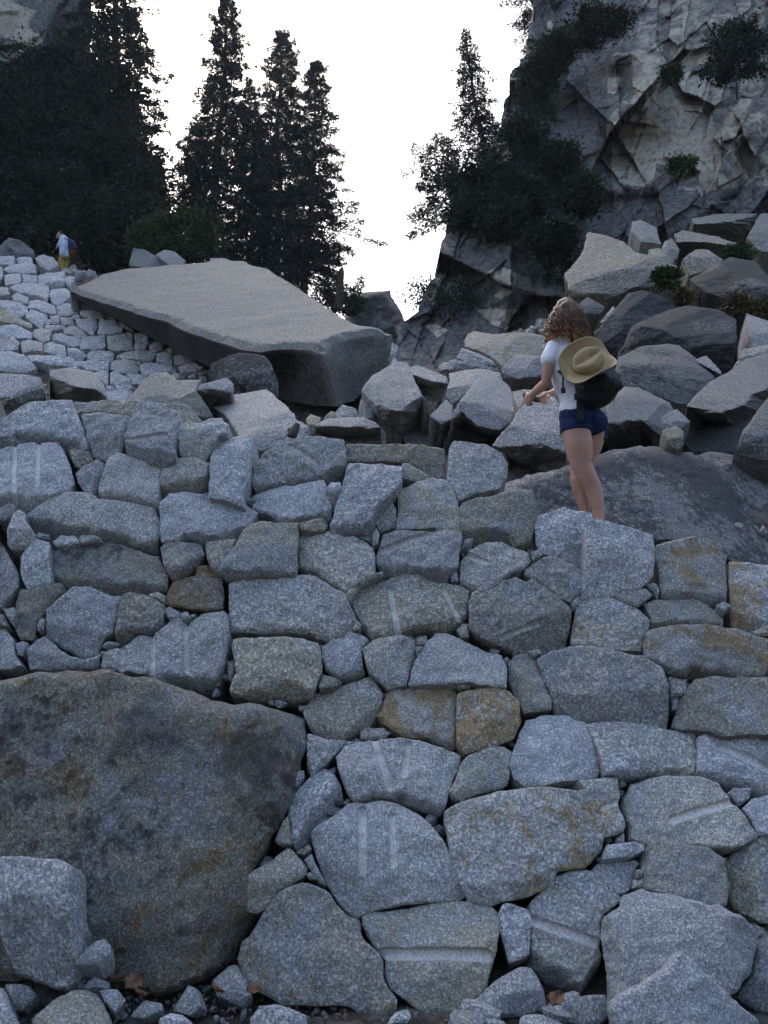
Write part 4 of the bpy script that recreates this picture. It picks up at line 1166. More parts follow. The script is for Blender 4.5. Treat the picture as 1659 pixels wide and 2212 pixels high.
# cdt keeps input order for the first nb points
ROWS = 12
VV = [Vt]
FF = [tuple(int(x) for x in f) for f in F2]
prev = np.arange(nb)
cur = len(Vt)
top_b = Vt[:nb]
for r_ in range(1, ROWS + 1):
    s = r_ / ROWS
    ring = top_b * (1 - s) + bl * s
    nz = fbm(ring / 0.8, 4, 44)
    ring = ring + np.array([0, 1.0, 0.2]) * (nz * 0.14 * math.sin(math.pi * min(s * 1.3, 1)))[:, None]
    VV.append(ring)
    ids = np.arange(cur, cur + nb)
    for i in range(nb):
        j = (i + 1) % nb
        FF.append((int(prev[j]), int(prev[i]), int(ids[i]), int(ids[j])))
    prev = ids
    cur += nb
VV.append(bl.mean(0)[None] + np.array([[0, 0, 0.1]]))
for i in range(nb):
    FF.append((int(prev[(i + 1) % nb]), int(prev[i]), cur))
Vs = np.concatenate(VV)
org = Vs.mean(0)
sme = mesh_np('giant_boulder', Vs - org, FF)
sme.set_sharp_from_angle(angle=math.radians(30))
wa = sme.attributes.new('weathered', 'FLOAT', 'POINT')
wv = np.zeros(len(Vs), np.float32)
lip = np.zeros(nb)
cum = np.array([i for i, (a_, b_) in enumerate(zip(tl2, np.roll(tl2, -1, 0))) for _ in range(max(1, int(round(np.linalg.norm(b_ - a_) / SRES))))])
lip = np.where(cum < 13, 1.0, np.where(cum < 17, .35, 0.0))  # side under the front edge near black, right end partly so
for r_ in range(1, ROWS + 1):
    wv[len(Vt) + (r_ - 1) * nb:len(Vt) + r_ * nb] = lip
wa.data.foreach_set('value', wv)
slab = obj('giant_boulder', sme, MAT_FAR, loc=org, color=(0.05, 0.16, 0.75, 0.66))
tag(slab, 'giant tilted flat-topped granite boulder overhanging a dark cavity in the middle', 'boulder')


# ---------------------------------------------------------------- cliffs
def voronoi_facets(P, n, seed, lo, hi, stretch=(1, 1), tilt=0.5, step=0.5):
    """piecewise planar relief: every point takes the random plane of its nearest seed"""
    rng = np.random.default_rng(seed)
    S = rng.uniform(lo, hi, (n, 2))
    g = rng.normal(0, tilt, (n, 2))
    o = rng.normal(0, step, n)
    out = np.empty(len(P))
    st = np.array(stretch)
    for i in range(0, len(P), 3000):
        p = P[i:i + 3000]
        d = (((p[:, None] - S[None]) * st) ** 2).sum(2)
        k = d.argmin(1)
        out[i:i + 3000] = o[k] + np.clip(((p - S[k]) * g[k]).sum(1), -2.0, 2.0)
    return out


t = NT('cliff_granite')
tcc = t.node('TexCoord').outputs['Object']
pale = t.node('Attribute', attribute_name='pale').outputs['Fac']
stretch = t.node('Mapping', ins={0: tcc, 3: (1.0, 1.0, 0.35)}).outputs[0]
n1 = t.noise(tcc, 0.9, 8, .68, .5)
n2 = t.noise(tcc, 5.0, 7, .7)
n3 = t.noise(stretch, 2.2, 6, .65, .8)
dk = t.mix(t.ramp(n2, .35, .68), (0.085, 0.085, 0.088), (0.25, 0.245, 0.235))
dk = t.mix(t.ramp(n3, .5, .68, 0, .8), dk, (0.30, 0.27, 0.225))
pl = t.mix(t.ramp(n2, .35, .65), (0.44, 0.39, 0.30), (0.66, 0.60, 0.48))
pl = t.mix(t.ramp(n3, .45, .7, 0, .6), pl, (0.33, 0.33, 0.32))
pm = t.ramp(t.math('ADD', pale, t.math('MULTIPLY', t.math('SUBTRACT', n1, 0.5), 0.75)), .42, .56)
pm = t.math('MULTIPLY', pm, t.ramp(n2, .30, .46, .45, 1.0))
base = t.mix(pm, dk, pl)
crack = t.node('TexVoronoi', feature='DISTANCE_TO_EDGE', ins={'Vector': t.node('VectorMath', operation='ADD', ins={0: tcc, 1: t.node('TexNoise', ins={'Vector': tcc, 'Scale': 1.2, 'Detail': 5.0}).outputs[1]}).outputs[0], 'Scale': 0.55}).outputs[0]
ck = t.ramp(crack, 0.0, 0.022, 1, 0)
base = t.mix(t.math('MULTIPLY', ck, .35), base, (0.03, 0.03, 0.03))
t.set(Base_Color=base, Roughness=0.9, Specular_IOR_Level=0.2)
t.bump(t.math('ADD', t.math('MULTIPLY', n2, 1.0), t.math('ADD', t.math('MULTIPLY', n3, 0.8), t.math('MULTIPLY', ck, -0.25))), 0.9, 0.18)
MAT_CLIFF = t.m

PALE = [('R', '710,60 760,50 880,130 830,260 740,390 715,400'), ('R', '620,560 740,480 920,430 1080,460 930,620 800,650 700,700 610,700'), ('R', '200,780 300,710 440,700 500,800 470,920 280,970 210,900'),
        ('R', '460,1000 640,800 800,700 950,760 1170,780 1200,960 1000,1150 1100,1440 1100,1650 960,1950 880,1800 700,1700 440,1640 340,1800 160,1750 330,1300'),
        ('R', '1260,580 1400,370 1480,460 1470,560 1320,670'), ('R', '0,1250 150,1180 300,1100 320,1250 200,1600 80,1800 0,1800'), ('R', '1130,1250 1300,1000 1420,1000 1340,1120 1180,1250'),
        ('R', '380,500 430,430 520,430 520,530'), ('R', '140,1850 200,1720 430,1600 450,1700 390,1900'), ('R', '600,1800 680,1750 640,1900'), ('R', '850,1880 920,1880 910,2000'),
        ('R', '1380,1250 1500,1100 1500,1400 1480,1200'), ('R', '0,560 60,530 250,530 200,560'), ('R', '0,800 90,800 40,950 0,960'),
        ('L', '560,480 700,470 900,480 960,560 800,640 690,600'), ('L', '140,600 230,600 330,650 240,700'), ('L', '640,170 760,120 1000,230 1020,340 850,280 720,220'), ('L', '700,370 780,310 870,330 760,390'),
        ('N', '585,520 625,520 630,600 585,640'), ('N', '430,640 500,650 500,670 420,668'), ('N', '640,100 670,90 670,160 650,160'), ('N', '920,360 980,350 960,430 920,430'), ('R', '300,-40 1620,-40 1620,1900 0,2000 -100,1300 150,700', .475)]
SILY = [-1400, -900, -300, 0, 84, 122, 160, 206, 244, 305, 338, 400, 460, 502, 563, 610, 672, 690, 701, 760, 860]
SILX = [1330, 1270, 1190, 1151, 1144, 1130, 1106, 1094, 1087, 1073, 1059, 1015, 975, 956, 951, 933, 905, 881, 860, 846, 840]


def cliff_grid(name, ys, sil, xfun, Yfun, seed, pale, flip=False, n_cols=230, facets=((45, .010, .45), (160, .012, .20), (520, .012, .07)), bounds=None):
    rows = []
    for y in ys:
        rows.append(xfun(y))
    X = np.array(rows)
    Yp = np.repeat(np.array(ys)[:, None], X.shape[1], 1)
    P = np.stack([X.ravel(), Yp.ravel()], 1)
    lo, hi = P.min(0), P.max(0)
    if bounds is not None:
        lo, hi = np.array(bounds[0]), np.array(bounds[1])
    ca, sa = math.cos(.5), math.sin(.5)
    PR = np.stack([P[:, 0] * ca + P[:, 1] * sa, -P[:, 0] * sa + P[:, 1] * ca], 1)
    D = Yfun(P[:, 0], P[:, 1])
    relief_ = np.zeros(len(P))
    warp = np.stack([fbm(P / 60, 3, seed), fbm(P / 60 + 50, 3, seed + 1)], 1) * 5
    warp = warp + PR - P
    for k, (n, tl, st) in enumerate(facets):
        relief_ += voronoi_facets(P + warp, n, seed + k, (PR.min(0) if bounds is None else np.minimum(PR.min(0) * 0 + [lo[0] * ca + lo[1] * sa, -hi[0] * sa + lo[1] * ca], PR.max(0))), (PR.max(0) if bounds is None else [hi[0] * ca + hi[1] * sa, -lo[0] * sa + hi[1] * ca]), (1.0, 0.5), tl * 0.35 / (1 + k * .3), st)
    for k, (an, lam, amp) in enumerate([(0.65, 210, .8), (0.9, 80, .25)]):
        ph = (P @ np.array([math.cos(an), math.sin(an)])) / lam + fbm(P / (lam * 1.6), 3, seed + 20 + k) * 0.9
        fr = ph - np.floor(ph)
        am = 0.35 + 0.65 * (vnoise(P / (lam * 2.2), seed + 40 + k) * .5 + .5)
        relief_ += amp * am * np.where(fr < .78, fr / .78, (1 - fr) / .22)
    relief_ += fbm(P / 320, 3, seed + 9) * 1.0 + fbm(P / 14, 3, seed + 4) * 0.018
    pa = np.zeros(len(P))
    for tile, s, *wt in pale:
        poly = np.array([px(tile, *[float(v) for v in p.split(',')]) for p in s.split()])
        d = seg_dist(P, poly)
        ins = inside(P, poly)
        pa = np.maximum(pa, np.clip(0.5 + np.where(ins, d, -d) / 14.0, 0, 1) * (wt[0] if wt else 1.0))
    V = at(P, D - relief_)
    return V, X.shape, pa, P


def finish_cliff(name, V, shape, pa, back_col, org, label):
    ny, nx = shape
    idx = np.arange(nx * ny).reshape(ny, nx)
    F = np.stack([idx[:-1, :-1].ravel(), idx[1:, :-1].ravel(), idx[1:, 1:].ravel(), idx[:-1, 1:].ravel()], 1)
    VV = [V]
    FF = [F]
    n = len(V)
    edge = idx[:, back_col]
    prev = edge
    pal = [pa]
    for k in range(1, 9):                                   # the silhouette edge turns the corner and runs back into the hill
        s = k / 8.0
        e = V[edge] + np.stack([np.zeros(ny) + (1.0 if back_col == 0 else -1.0) * (s * s * 9), np.zeros(ny) + s * 14, np.zeros(ny) - s * 1.5], 1)
        e += fbm(e / 1.5, 3, 5)[:, None] * 0.5 * np.array([1, 0.3, 0.3])
        VV.append(e)
        ids = np.arange(n, n + ny)
        if back_col == 0:
            FF.append(np.stack([prev[:-1], ids[:-1], ids[1:], prev[1:]], 1)[:, ::-1])
        else:
            FF.append(np.stack([prev[:-1], ids[:-1], ids[1:], prev[1:]], 1))
        prev = ids
        n += ny
        pal.append(np.zeros(ny))
    V = np.concatenate(VV)
    me = mesh_np(name, V - org, np.concatenate(FF))
    me.set_sharp_from_angle(angle=math.radians(24))
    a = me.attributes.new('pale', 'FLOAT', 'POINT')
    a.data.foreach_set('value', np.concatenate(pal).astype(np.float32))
    o = obj(name, me, MAT_CLIFF, loc=org)
    tag(o, label, kind='structure')
    return o


ys = np.concatenate([np.linspace(-1400, -60, 40), np.arange(-40, 800, 3.0), [830, 860]])
frac = np.concatenate([np.linspace(0, 1, 290), 1 + np.linspace(0.02, 1, 22) ** 1.3 * 1.2])


def xr(y):
    x0 = np.interp(y, SILY, SILX) + float(fbm(np.array([[y / 22.0, 3.0]]), 4, 3)[0]) * 7
    return x0 + (1720 - x0) * frac


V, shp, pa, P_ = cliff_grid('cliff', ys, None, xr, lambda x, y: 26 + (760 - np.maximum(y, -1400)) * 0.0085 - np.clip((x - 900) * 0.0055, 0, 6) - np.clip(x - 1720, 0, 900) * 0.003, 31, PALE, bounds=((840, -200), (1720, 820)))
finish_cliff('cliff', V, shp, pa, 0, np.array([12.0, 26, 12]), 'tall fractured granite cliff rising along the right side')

LSY = [-1500, -400, 0, 60, 110, 150, 250, 400, 620]
LSX = [60, 150, 166, 152, 112, 60, 30, 60, 90]
ysl = np.concatenate([np.linspace(-1500, -40, 40), np.arange(-30, 640, 9)])
fl = np.concatenate([-(np.linspace(1, 0.06, 26)) ** 1.2 * 1900 - 60, np.linspace(-60, 0, 16)])
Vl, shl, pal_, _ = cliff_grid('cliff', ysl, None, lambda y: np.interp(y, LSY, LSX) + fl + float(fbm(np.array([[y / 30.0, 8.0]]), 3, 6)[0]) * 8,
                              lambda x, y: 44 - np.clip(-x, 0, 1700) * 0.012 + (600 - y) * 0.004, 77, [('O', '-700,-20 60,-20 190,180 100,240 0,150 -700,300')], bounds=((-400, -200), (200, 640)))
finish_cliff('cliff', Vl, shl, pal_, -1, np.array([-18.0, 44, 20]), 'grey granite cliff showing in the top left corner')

# crag on the skyline in the gap
sp = parse('K|830,440 880,380 900,340 905,290 960,268 1040,264 1125,262 1140,310 1190,380 1225,460 1260,560 1260,640 1000,660 820,600|r.6 1110,262 1140,400 1100,600|l.5 960,260 930,400 900,560|@k.9w.75')
me, org, size = relief(sp, at([px('K', 1000, 640)], 46.0)[0], np.array([-.1, -.95, .3]), 6.0, 4000, res=0.14, edge=0.5, erad=0.5, rough=0.10, facet=0.5, nfacet=6, jag=0.05, name='crag', back='dome', ray_push=True)
cr = obj('crag', me, MAT_FAR, loc=Vector(org), color=(0.1, .85, .2, .62))
tag(cr, 'dark blocky rock crag on the skyline in the gap between trees and cliff', 'crag')

# ---------------------------------------------------------------- trees
def leaf_mat(name, a, b, c=None):
    t = NT(name)
    tc = t.node('TexCoord').outputs['Object']
    col = t.mix(t.ramp(t.noise(tc, 1.4, 4), .35, .65), a, b)
    if c:
        col = t.mix(t.ramp(t.noise(tc, 7.0, 2), .55, .72, 0, .7), col, c)
    t.set(Base_Color=col, Roughness=0.75, Specular_IOR_Level=0.2)
    return t.m


MAT_NEEDLE = leaf_mat('fir_needles', (0.013, 0.022, 0.018), (0.028, 0.043, 0.028))
MAT_DARKLEAF = leaf_mat('dark_evergreen_leaves', (0.013, 0.020, 0.013), (0.026, 0.036, 0.019), (0.042, 0.048, 0.022))
MAT_GREEN = leaf_mat('green_leaves', (0.028, 0.050, 0.018), (0.055, 0.085, 0.028), (0.075, 0.10, 0.035))
MAT_DRYGRASS = leaf_mat('dry_grass', (0.07, 0.055, 0.028), (0.12, 0.095, 0.05))
MAT_BARK = simple('bark', (0.045, 0.036, 0.03), 0.95, 0.1, bump=(14, .9, .03), var=(6, (0.09, 0.075, 0.062)))
MAT_DEADWOOD = simple('dead_wood', (0.12, 0.105, 0.09), 0.95, 0.1, bump=(10, .8, .03), var=(5, (0.06, 0.052, 0.047)))


def unit(v):
    return v / (np.linalg.norm(v, axis=-1, keepdims=True) + 1e-9)


def cards(C, D, L, W, rng):
    """leaf-sized rhombi"""
    n = len(C)
    S = unit(np.cross(D, rng.normal(size=(n, 3))))
    L = np.broadcast_to(L, n)[:, None]
    W = np.broadcast_to(W, n)[:, None]
    V = np.stack([C, C + D * L * .45 + S * W, C + D * L, C + D * L * .55 - S * W], 1).reshape(-1, 3)
    return V, np.arange(4 * n).reshape(-1, 4)


class Tubes:
    def __init__(self):
        self.V, self.F, self.n = [], [], 0

    def add(self, pts, rad, k=5):
        pts = np.asarray(pts, float)
        rad = np.asarray(rad, float)
        m = len(pts)
        tg = unit(np.gradient(pts, axis=0))
        ref = np.array([0.31, 0.17, 0.93])
        a = unit(np.cross(tg, ref))
        b = np.cross(tg, a)
        an = np.arange(k) * 2 * math.pi / k
        R = pts[:, None] + rad[:, None, None] * (np.cos(an)[None, :, None] * a[:, None] + np.sin(an)[None, :, None] * b[:, None])
        self.V.append(R.reshape(-1, 3))
        i = np.arange(m * k).reshape(m, k) + self.n
        j = np.roll(i, -1, 1)
        self.F.append(np.stack([i[:-1].ravel(), j[:-1].ravel(), j[1:].ravel(), i[1:].ravel()], 1))
        self.n += m * k

    def mesh(self, name):
        return mesh_np(name, np.concatenate(self.V), np.concatenate(self.F))


def conifer(name, base, top, R, seed, label, group=None, dens=1.0, t0=0.08, prof=None, leaf=(.25, .026), nbr=None, spread=1.0, mat=None, bare=0.0, skew=(0, 0)):
    rng = np.random.default_rng(seed)
    base, top = np.asarray(base, float), np.asarray(top, float)
    H = np.linalg.norm(top - base)
    ax = (top - base) / H
    root = empty(name, base, label, 'tree', group)
    T = Tubes()
    m = 14
    s = np.linspace(0, 1, m)
    wob = np.stack([fbm(np.stack([s * 3, s * 0 + seed], 1), 2, seed), fbm(np.stack([s * 3, s * 0 + seed + 9], 1), 2, seed), s * 0], 1) * 0.012 * H * (s * (1 - s) * 4)[:, None]
    tr = (top - base)[None] * s[:, None] + wob
    T.add(tr, H * 0.0135 * (1 - s * 0.93) + 0.01, 8)
    n = nbr or int(H * 13 * dens)
    C, D, LL = [], [], []
    for i in range(n):
        t = t0 + (1 - t0) * (i + rng.uniform(0, 1)) / n
        p = np.array([np.interp(t, s, tr[:, k]) for k in range(3)])
        az = i * 2.39996 + rng.uniform(-.5, .5)
        pf = np.interp(t, *zip(*prof)) if prof else (1 - t) ** 0.75
        ln = R * pf * rng.uniform(0.45, 1.12) * (1.35 if rng.uniform() < .10 else 1.0) + 0.08
        ln *= 1 + skew[0] * math.cos(az - skew[1])
        h = np.array([math.cos(az), math.sin(az), 0])
        el = np.interp(t, [0, .5, .85, 1], [-.36, -.14, .28, 1.1]) + rng.normal(0, .12)
        u = np.linspace(0, 1, 6)
        br = p + h * (ln * u * math.cos(el))[:, None] + np.array([0, 0, 1.0]) * (ln * (u * math.sin(el) - 0.26 * u ** 2 + .16 * u ** 4))[:, None] * 1.0
        T.add(br, (0.006 + 0.013 * ln) * (1 - u * .85), 3)
        if rng.uniform() < bare:
            continue
        k = max(4, int(ln / 0.085 * 4.2))
        uu = rng.uniform(0.18, 1.0, k) ** 0.8
        q_ = np.stack([np.interp(uu, u, br[:, a]) for a in range(3)], 1)
        side = np.cross(h, [0, 0, 1.0])
        wd = spread * (ln * 0.26 * (1.1 - uu) + .10)
        off = side * (rng.uniform(-1, 1, k) * wd)[:, None] + np.array([0, 0, 1.0]) * (-np.abs(rng.normal(0, .09, k)))[:, None]
        C.append(q_ + off)
        d = h * 0.7 + side * rng.uniform(-1, 1, (k, 1)) + np.array([0, 0, 1.0]) * rng.normal(-.25, .45, (k, 1))
        D.append(unit(d))
        LL.append(np.full(k, 1.0) * rng.uniform(.7, 1.2, k))
    C, D, LL = np.concatenate(C), np.concatenate(D), np.concatenate(LL)
    # two more sprigs per node
    C = np.concatenate([C, C + rng.normal(0, .05, C.shape), C + rng.normal(0, .08, C.shape)])
    D = unit(np.concatenate([D, unit(D + rng.normal(0, .6, D.shape)), unit(D + rng.normal(0, .6, D.shape))]))
    LL = np.concatenate([LL, LL * .8, LL * .8])
    V, F = cards(C, D, leaf[0] * LL, leaf[1], rng)
    obj('trunk', T.mesh('trunk'), MAT_BARK, root)
    obj('crown', mesh_np('crown', V, F, False), mat or MAT_NEEDLE, root)
    return root


def bushy(name, base, crown, seed, label, cat, mat, n_clump=60, per=150, leaf=(.16, .05), group=None, clump=.5, stems=4, inner=0.55):
    """crown: list of (centre, radii)"""
    rng = np.random.default_rng(seed)
    base = np.asarray(base, float)
    root = empty(name, base, label, cat, group)
    C, D = [], []
    T = Tubes()
    for (c, r) in crown:
        c, r = np.asarray(c, float), np.asarray(r, float)
        m = max(4, int(n_clump))
        v = unit(rng.normal(size=(m, 3)))
        rad = inner + (1.05 - inner) * rng.uniform(0, 1, (m, 1)) ** 0.6
        cc = c + v * r * rad
        for i in range(m):
            cs = clump * rng.uniform(.55, 1.25)
            k = int(per * rng.uniform(.6, 1.3))
            o = rng.normal(size=(k, 3)) * np.array([1, 1, .62]) * cs * .5
            C.append(cc[i] + o)
            D.append(unit(o + v[i] * .4 * cs + rng.normal(size=(k, 3)) * .5 * cs))
        for i in rng.choice(m, min(stems, m), False):
            st = base + rng.normal(0, .05, 3) * r
            mid = (st + c) / 2 + rng.normal(0, .08, 3) * r
            u = np.linspace(0, 1, 7)[:, None]
            pts = st * (1 - u) ** 2 + 2 * mid * u * (1 - u) + cc[i] * u ** 2
            T.add(pts - base, np.linspace(.022, .005, 7) * np.linalg.norm(cc[i] - st) * .9 + .004, 5)
    C, D = np.concatenate(C), np.concatenate(D)
    V, F = cards(C - base, D, leaf[0] * rng.uniform(.6, 1.2, len(C)), leaf[1], rng)
    tree = cat == 'tree'
    obj('trunk' if tree else 'stem', T.mesh('trunk' if tree else 'stem'), MAT_BARK, root)
    obj('crown' if tree else 'foliage', mesh_np('crown', V, F, False), mat, root)
    return root


def P(x, y, Y):
    return at([(x, y)], Y)[0]


SPIRE = [(0, 1.0), (.3, .95), (.5, .8), (.68, .62), (.8, .5), (.9, .33), (1, .06)]
ROUGH = [(0, .8), (.15, 1.0), (.35, .85), (.5, .95), (.65, .62), (.8, .55), (.92, .42), (1, .15)]
GRP = 'tall firs on the left skyline'
conifer('fir_tree', P(262, 600, 46), P(262, -330, 47), 3.3, 1, 'tallest fir cut off by the top edge behind the leafy trees', GRP, prof=[(0, 1), (.5, .95), (.75, .72), (1, .1)], dens=.95, leaf=(.30, .030))
conifer('fir_tree', P(462, 610, 47), P(492, -14, 49), 2.4, 2, 'slender fir with its tip at the top edge, left of the pair', GRP, prof=ROUGH, dens=1.35)
conifer('fir_tree', P(545, 620, 50), P(538, 170, 51), 2.0, 3, 'shorter fir between the slender fir and the pair', GRP, prof=SPIRE, dens=1.2)
conifer('fir_tree', P(405, 560, 44), P(424, 270, 45), 1.6, 4, 'small sparse fir left of the slender fir with bare lower trunk', GRP, prof=[(0, .3), (.2, .7), (.5, 1.0), (.8, .6), (1, .1)], dens=.95, t0=.2)
conifer('fir_tree', P(598, 625, 48), P(612, 76, 50), 2.9, 5, 'fir with ragged top, left one of the skyline pair', GRP, prof=ROUGH, dens=1.25)
conifer('fir_tree', P(655, 650, 46), P(684, 138, 48), 3.0, 6, 'fir leaning right, outermost of the skyline pair', GRP, prof=[(0, 1.0), (.2, 1.05), (.4, .95), (.55, .62), (.75, .45), (.9, .34), (1, .12)], dens=1.3)
conifer('fir_tree', P(350, 590, 43), P(338, 340, 44), 1.5, 7, 'mid-height fir squeezed between leafy trees and small sparse fir', GRP, prof=SPIRE, dens=1.0)
conifer('fir_tree', P(1052, 350, 31.5), P(1005, 64, 33), 1.25, 8, 'lone pointed fir against the sky beside the cliff', None, prof=[(0, .9), (.15, 1.0), (.35, .85), (.55, .62), (.8, .36), (1, .05)], dens=1.5, leaf=(.17, .02))
conifer('fir_tree', P(985, 490, 30), P(950, 300, 30.5), 1.45, 9, 'spreading low conifer reaching out left from the cliff', None, prof=[(0, .7), (.3, 1.0), (.5, .9), (.8, .75), (1, .2)], dens=1.6, leaf=(.17, .02), skew=(.45, math.pi))
conifer('fir_tree', P(1166, 120, 31), P(1128, -130, 32), 1.2, 10, 'airy conifer at the top edge on the cliff rim', None, prof=[(0, .6), (.3, 1.0), (.7, .9), (1, .3)], dens=1.15, leaf=(.17, .018))
conifer('small_fir', P(766, 640, 45.5), P(783, 594, 45.5), .5, 11, 'tiny sapling standing on the skyline crag', None, dens=1.4, nbr=26, leaf=(.16, .03))
conifer('pine_tree', P(1592, 215, 24.5), P(1592, 60, 24), 1.05, 12, 'crooked small pine growing out of the cliff at upper right', None, prof=[(0, .0), (.4, .3), (.6, 1.0), (.85, .9), (1, .4)], t0=.45, dens=1.6, leaf=(.16, .03))

CFG = 'small conifers clinging to the cliff'
conifer('fir_tree', P(1075, 440, 27.5), P(1062, 318, 27.5), 1.0, 13, 'small ragged conifer on the cliff edge right of the spreading one', CFG, prof=[(0, .9), (.4, 1.0), (.7, .7), (1, .2)], dens=1.6, leaf=(.17, .02))
conifer('fir_tree', P(1135, 470, 26.6), P(1122, 340, 26.6), 1.1, 14, 'bushy small conifer in the middle of the cliff thicket', CFG, prof=[(0, .9), (.4, 1.0), (.7, .8), (1, .3)], dens=1.6, leaf=(.17, .02))
conifer('fir_tree', P(1165, 330, 27.5), P(1150, 150, 28), 1.0, 15, 'slim dark conifer against the cliff rim under the airy one', CFG, prof=SPIRE, dens=1.4, leaf=(.17, .02))
conifer('fir_tree', P(1215, 590, 24.3), P(1195, 455, 24.5), .85, 16, 'small conifer just above the huge cracked boulder', CFG, prof=SPIRE, dens=1.5, leaf=(.16, .02))
conifer('fir_tree', P(1005, 480, 28.5), P(998, 400, 28.5), .95, 17, 'stunted conifer at the left foot of the cliff thicket', CFG, prof=[(0, 1.0), (.5, .9), (1, .4)], dens=1.6, leaf=(.17, .02))

bushy('leafy_tree', P(150, 640, 40), [(P(160, 235, 40), (3.1, 2.2, 3.4)), (P(235, 400, 39), (2.2, 2, 2.8))], 21, 'big dark leafy tree filling the upper left', 'tree', MAT_DARKLEAF, 110, 190, (.26, .075), clump=.95, group='dark leafy trees at the left edge')
bushy('leafy_tree', P(30, 640, 38), [(P(20, 330, 38), (2.6, 2.0, 3.6)), (P(90, 470, 37), (2.6, 1.8, 2.2))], 22, 'dark leafy tree cut by the left edge under the cliff corner', 'tree', MAT_DARKLEAF, 110, 190, (.26, .075), clump=.95, group='dark leafy trees at the left edge')
bushy('leafy_tree', P(250, 660, 36), [(P(250, 520, 36), (2.3, 1.6, 1.9)), (P(165, 545, 35), (1.7, 1.3, 1.3))], 23, 'low dark leafy tree right behind the distant hiker', 'tree', MAT_DARKLEAF, 95, 180, (.22, .065), clump=.8, group='dark leafy trees at the left edge')
bushy('shrub', P(405, 600, 34), [(P(400, 520, 34), (1.45, 1.0, 1.15)), (P(345, 530, 34), (.9, .8, 1.0))], 24, 'green broadleaf shrub above the giant slab', 'shrub', MAT_GREEN, 55, 130, (.17, .06), clump=.55)
CG = 'dark shrubs clinging to the cliff'
for k, (x, y, rx, ry, Y, lab) in enumerate([
        (1035, 385, 80, 62, 28.5, 'dark shrub at the cliff edge under the lone fir'), (1120, 420, 85, 62, 27.6, 'widest dark shrub on the lower cliff'),
        (1200, 350, 52, 62, 28.0, 'dark shrub high on the cliff right of the lone fir'), (1192, 520, 64, 48, 25.0, 'dark shrub hanging over the cracked pale boulder'),
        (1165, 180, 48, 85, 29.5, 'tall dark shrub along the cliff rim'), (1290, 52, 105, 38, 28.0, 'dark shrub band on a ledge at the top of the cliff'),
        (1020, 460, 62, 32, 28.0, 'low dark shrub above the bare lower cliff rock'), (1130, 300, 60, 60, 28.6, 'dark shrub right behind the lone fir'),
        (1245, 430, 60, 45, 26.6, 'dark shrub at the right end of the cliff thicket'), (1085, 480, 60, 36, 27.0, 'dark shrub just above the layered cliff rock'),
        (1200, 110, 45, 40, 28.6, 'small dark shrub below the top ledge of the cliff')]):
    Y -= 1.7
    if x > 1100:
        rx, ry = rx * .78, ry * .8
    w = Y / FD
    bushy('cliff_shrub', P(x + 10, y + ry * 1.0, Y + 1.6), [(P(x, y, Y), (rx * w * .9, .8, ry * w * .85))], 40 + k, lab, 'shrub', MAT_DARKLEAF, 60, 105, (.15, .030), clump=.36, group=CG, inner=.25)
for k, (tl, x, y, r, Y, mat, lab) in enumerate([
        ('R', 590, 740, .32, 25.5, MAT_GREEN, 'small green tuft in a cliff crack near the pale patch'), ('R', 700, 1660, .34, 24.0, MAT_GREEN, 'small bright green sapling at the foot of the cliff face'),
        ('M', 1370, 510, .24, 19.2, MAT_GREEN, 'low green shrub on the tan ledges at right'), ('M', 790, 705, .2, 15.6, MAT_GREEN, 'leafy green plant beside the huge cracked boulder'),
        ('M', 1340, 905, .16, 13.6, MAT_DRYGRASS, 'tuft of greenish dry grass right of the dark boulders'), ('M', 930, 850, .12, 13.4, MAT_DRYGRASS, 'tuft of brown dry grass above the dark boulder'),
        ('M', 1540, 960, .15, 13.4, MAT_DRYGRASS, 'brown grass clump at the right edge'), ('K', 745, 320, .95, 41.0, MAT_DARKLEAF, 'dark bush around the foot of the dead snag'),
        ('K', 1360, 290, .55, 27.5, MAT_DARKLEAF, 'little bush on the skyline edge of the cliff'), ('L', 380, 400, .8, 26.0, MAT_DARKLEAF, 'dark bush on the lower cliff left of the layered rock'),
        ('K', 870, 360, .5, 44.0, MAT_DARKLEAF, 'little bush at the left foot of the skyline crag'), ('S', 980, 1350, .5, 29.5, MAT_DRYGRASS, 'dry brush beside the distant hiker')]):
    c = q(tl, x, y, Y)
    lf = (.10, .018) if mat is MAT_DRYGRASS else (.11 if Y < 30 else .18, .03 if Y < 30 else .05)
    bushy('grass_tuft' if mat is MAT_DRYGRASS else 'small_shrub', c - np.array([0, -.1, r * .8]), [(c, (r, r * .8, r * .75))], 60 + k, lab, 'grass tuft' if mat is MAT_DRYGRASS else 'shrub', mat, 22, 70, lf, clump=r * .55, stems=6, inner=.2)

# dead snag and a bare twig against the sky
b0, b1 = q('K', 780, 390, 40), q('K', 808, 108, 40)
root = empty('dead_snag', b0, 'broken dead tree trunk standing on the skyline left of the crag', 'tree')
T = Tubes()
u = np.linspace(0, 1, 12)
T.add((b1 - b0)[None] * u[:, None] + fbm(np.stack([u * 4, u * 0], 1), 2, 3)[:, None] * .04, np.interp(u, [0, .8, .95, 1], [.21, .17, .14, .03]), 9)
T.add([(b1 - b0) * .9 + np.array([.08, 0, 0]), (b1 - b0) * 1.04 + np.array([.07, 0, 0])], [.06, .01], 4)
obj('trunk', T.mesh('trunk'), MAT_BARK, root)
T = Tubes()
for (t_, a, l) in [(.45, 0.2, .7), (.72, 3.3, .8), (.3, 2.9, .5), (.55, -.6, .5)]:
    s0 = (b1 - b0) * t_
    e = s0 + np.array([math.cos(a), .2, .25]) * l
    T.add([s0, (s0 + e) / 2 + np.array([0, 0, .06]), e], [.03, .02, .008], 4)
obj('branch', T.mesh('branch'), MAT_BARK, root)
b0, b1 = q('K', 1395, 260, 28), q('K', 1388, 120, 28)
T = Tubes()
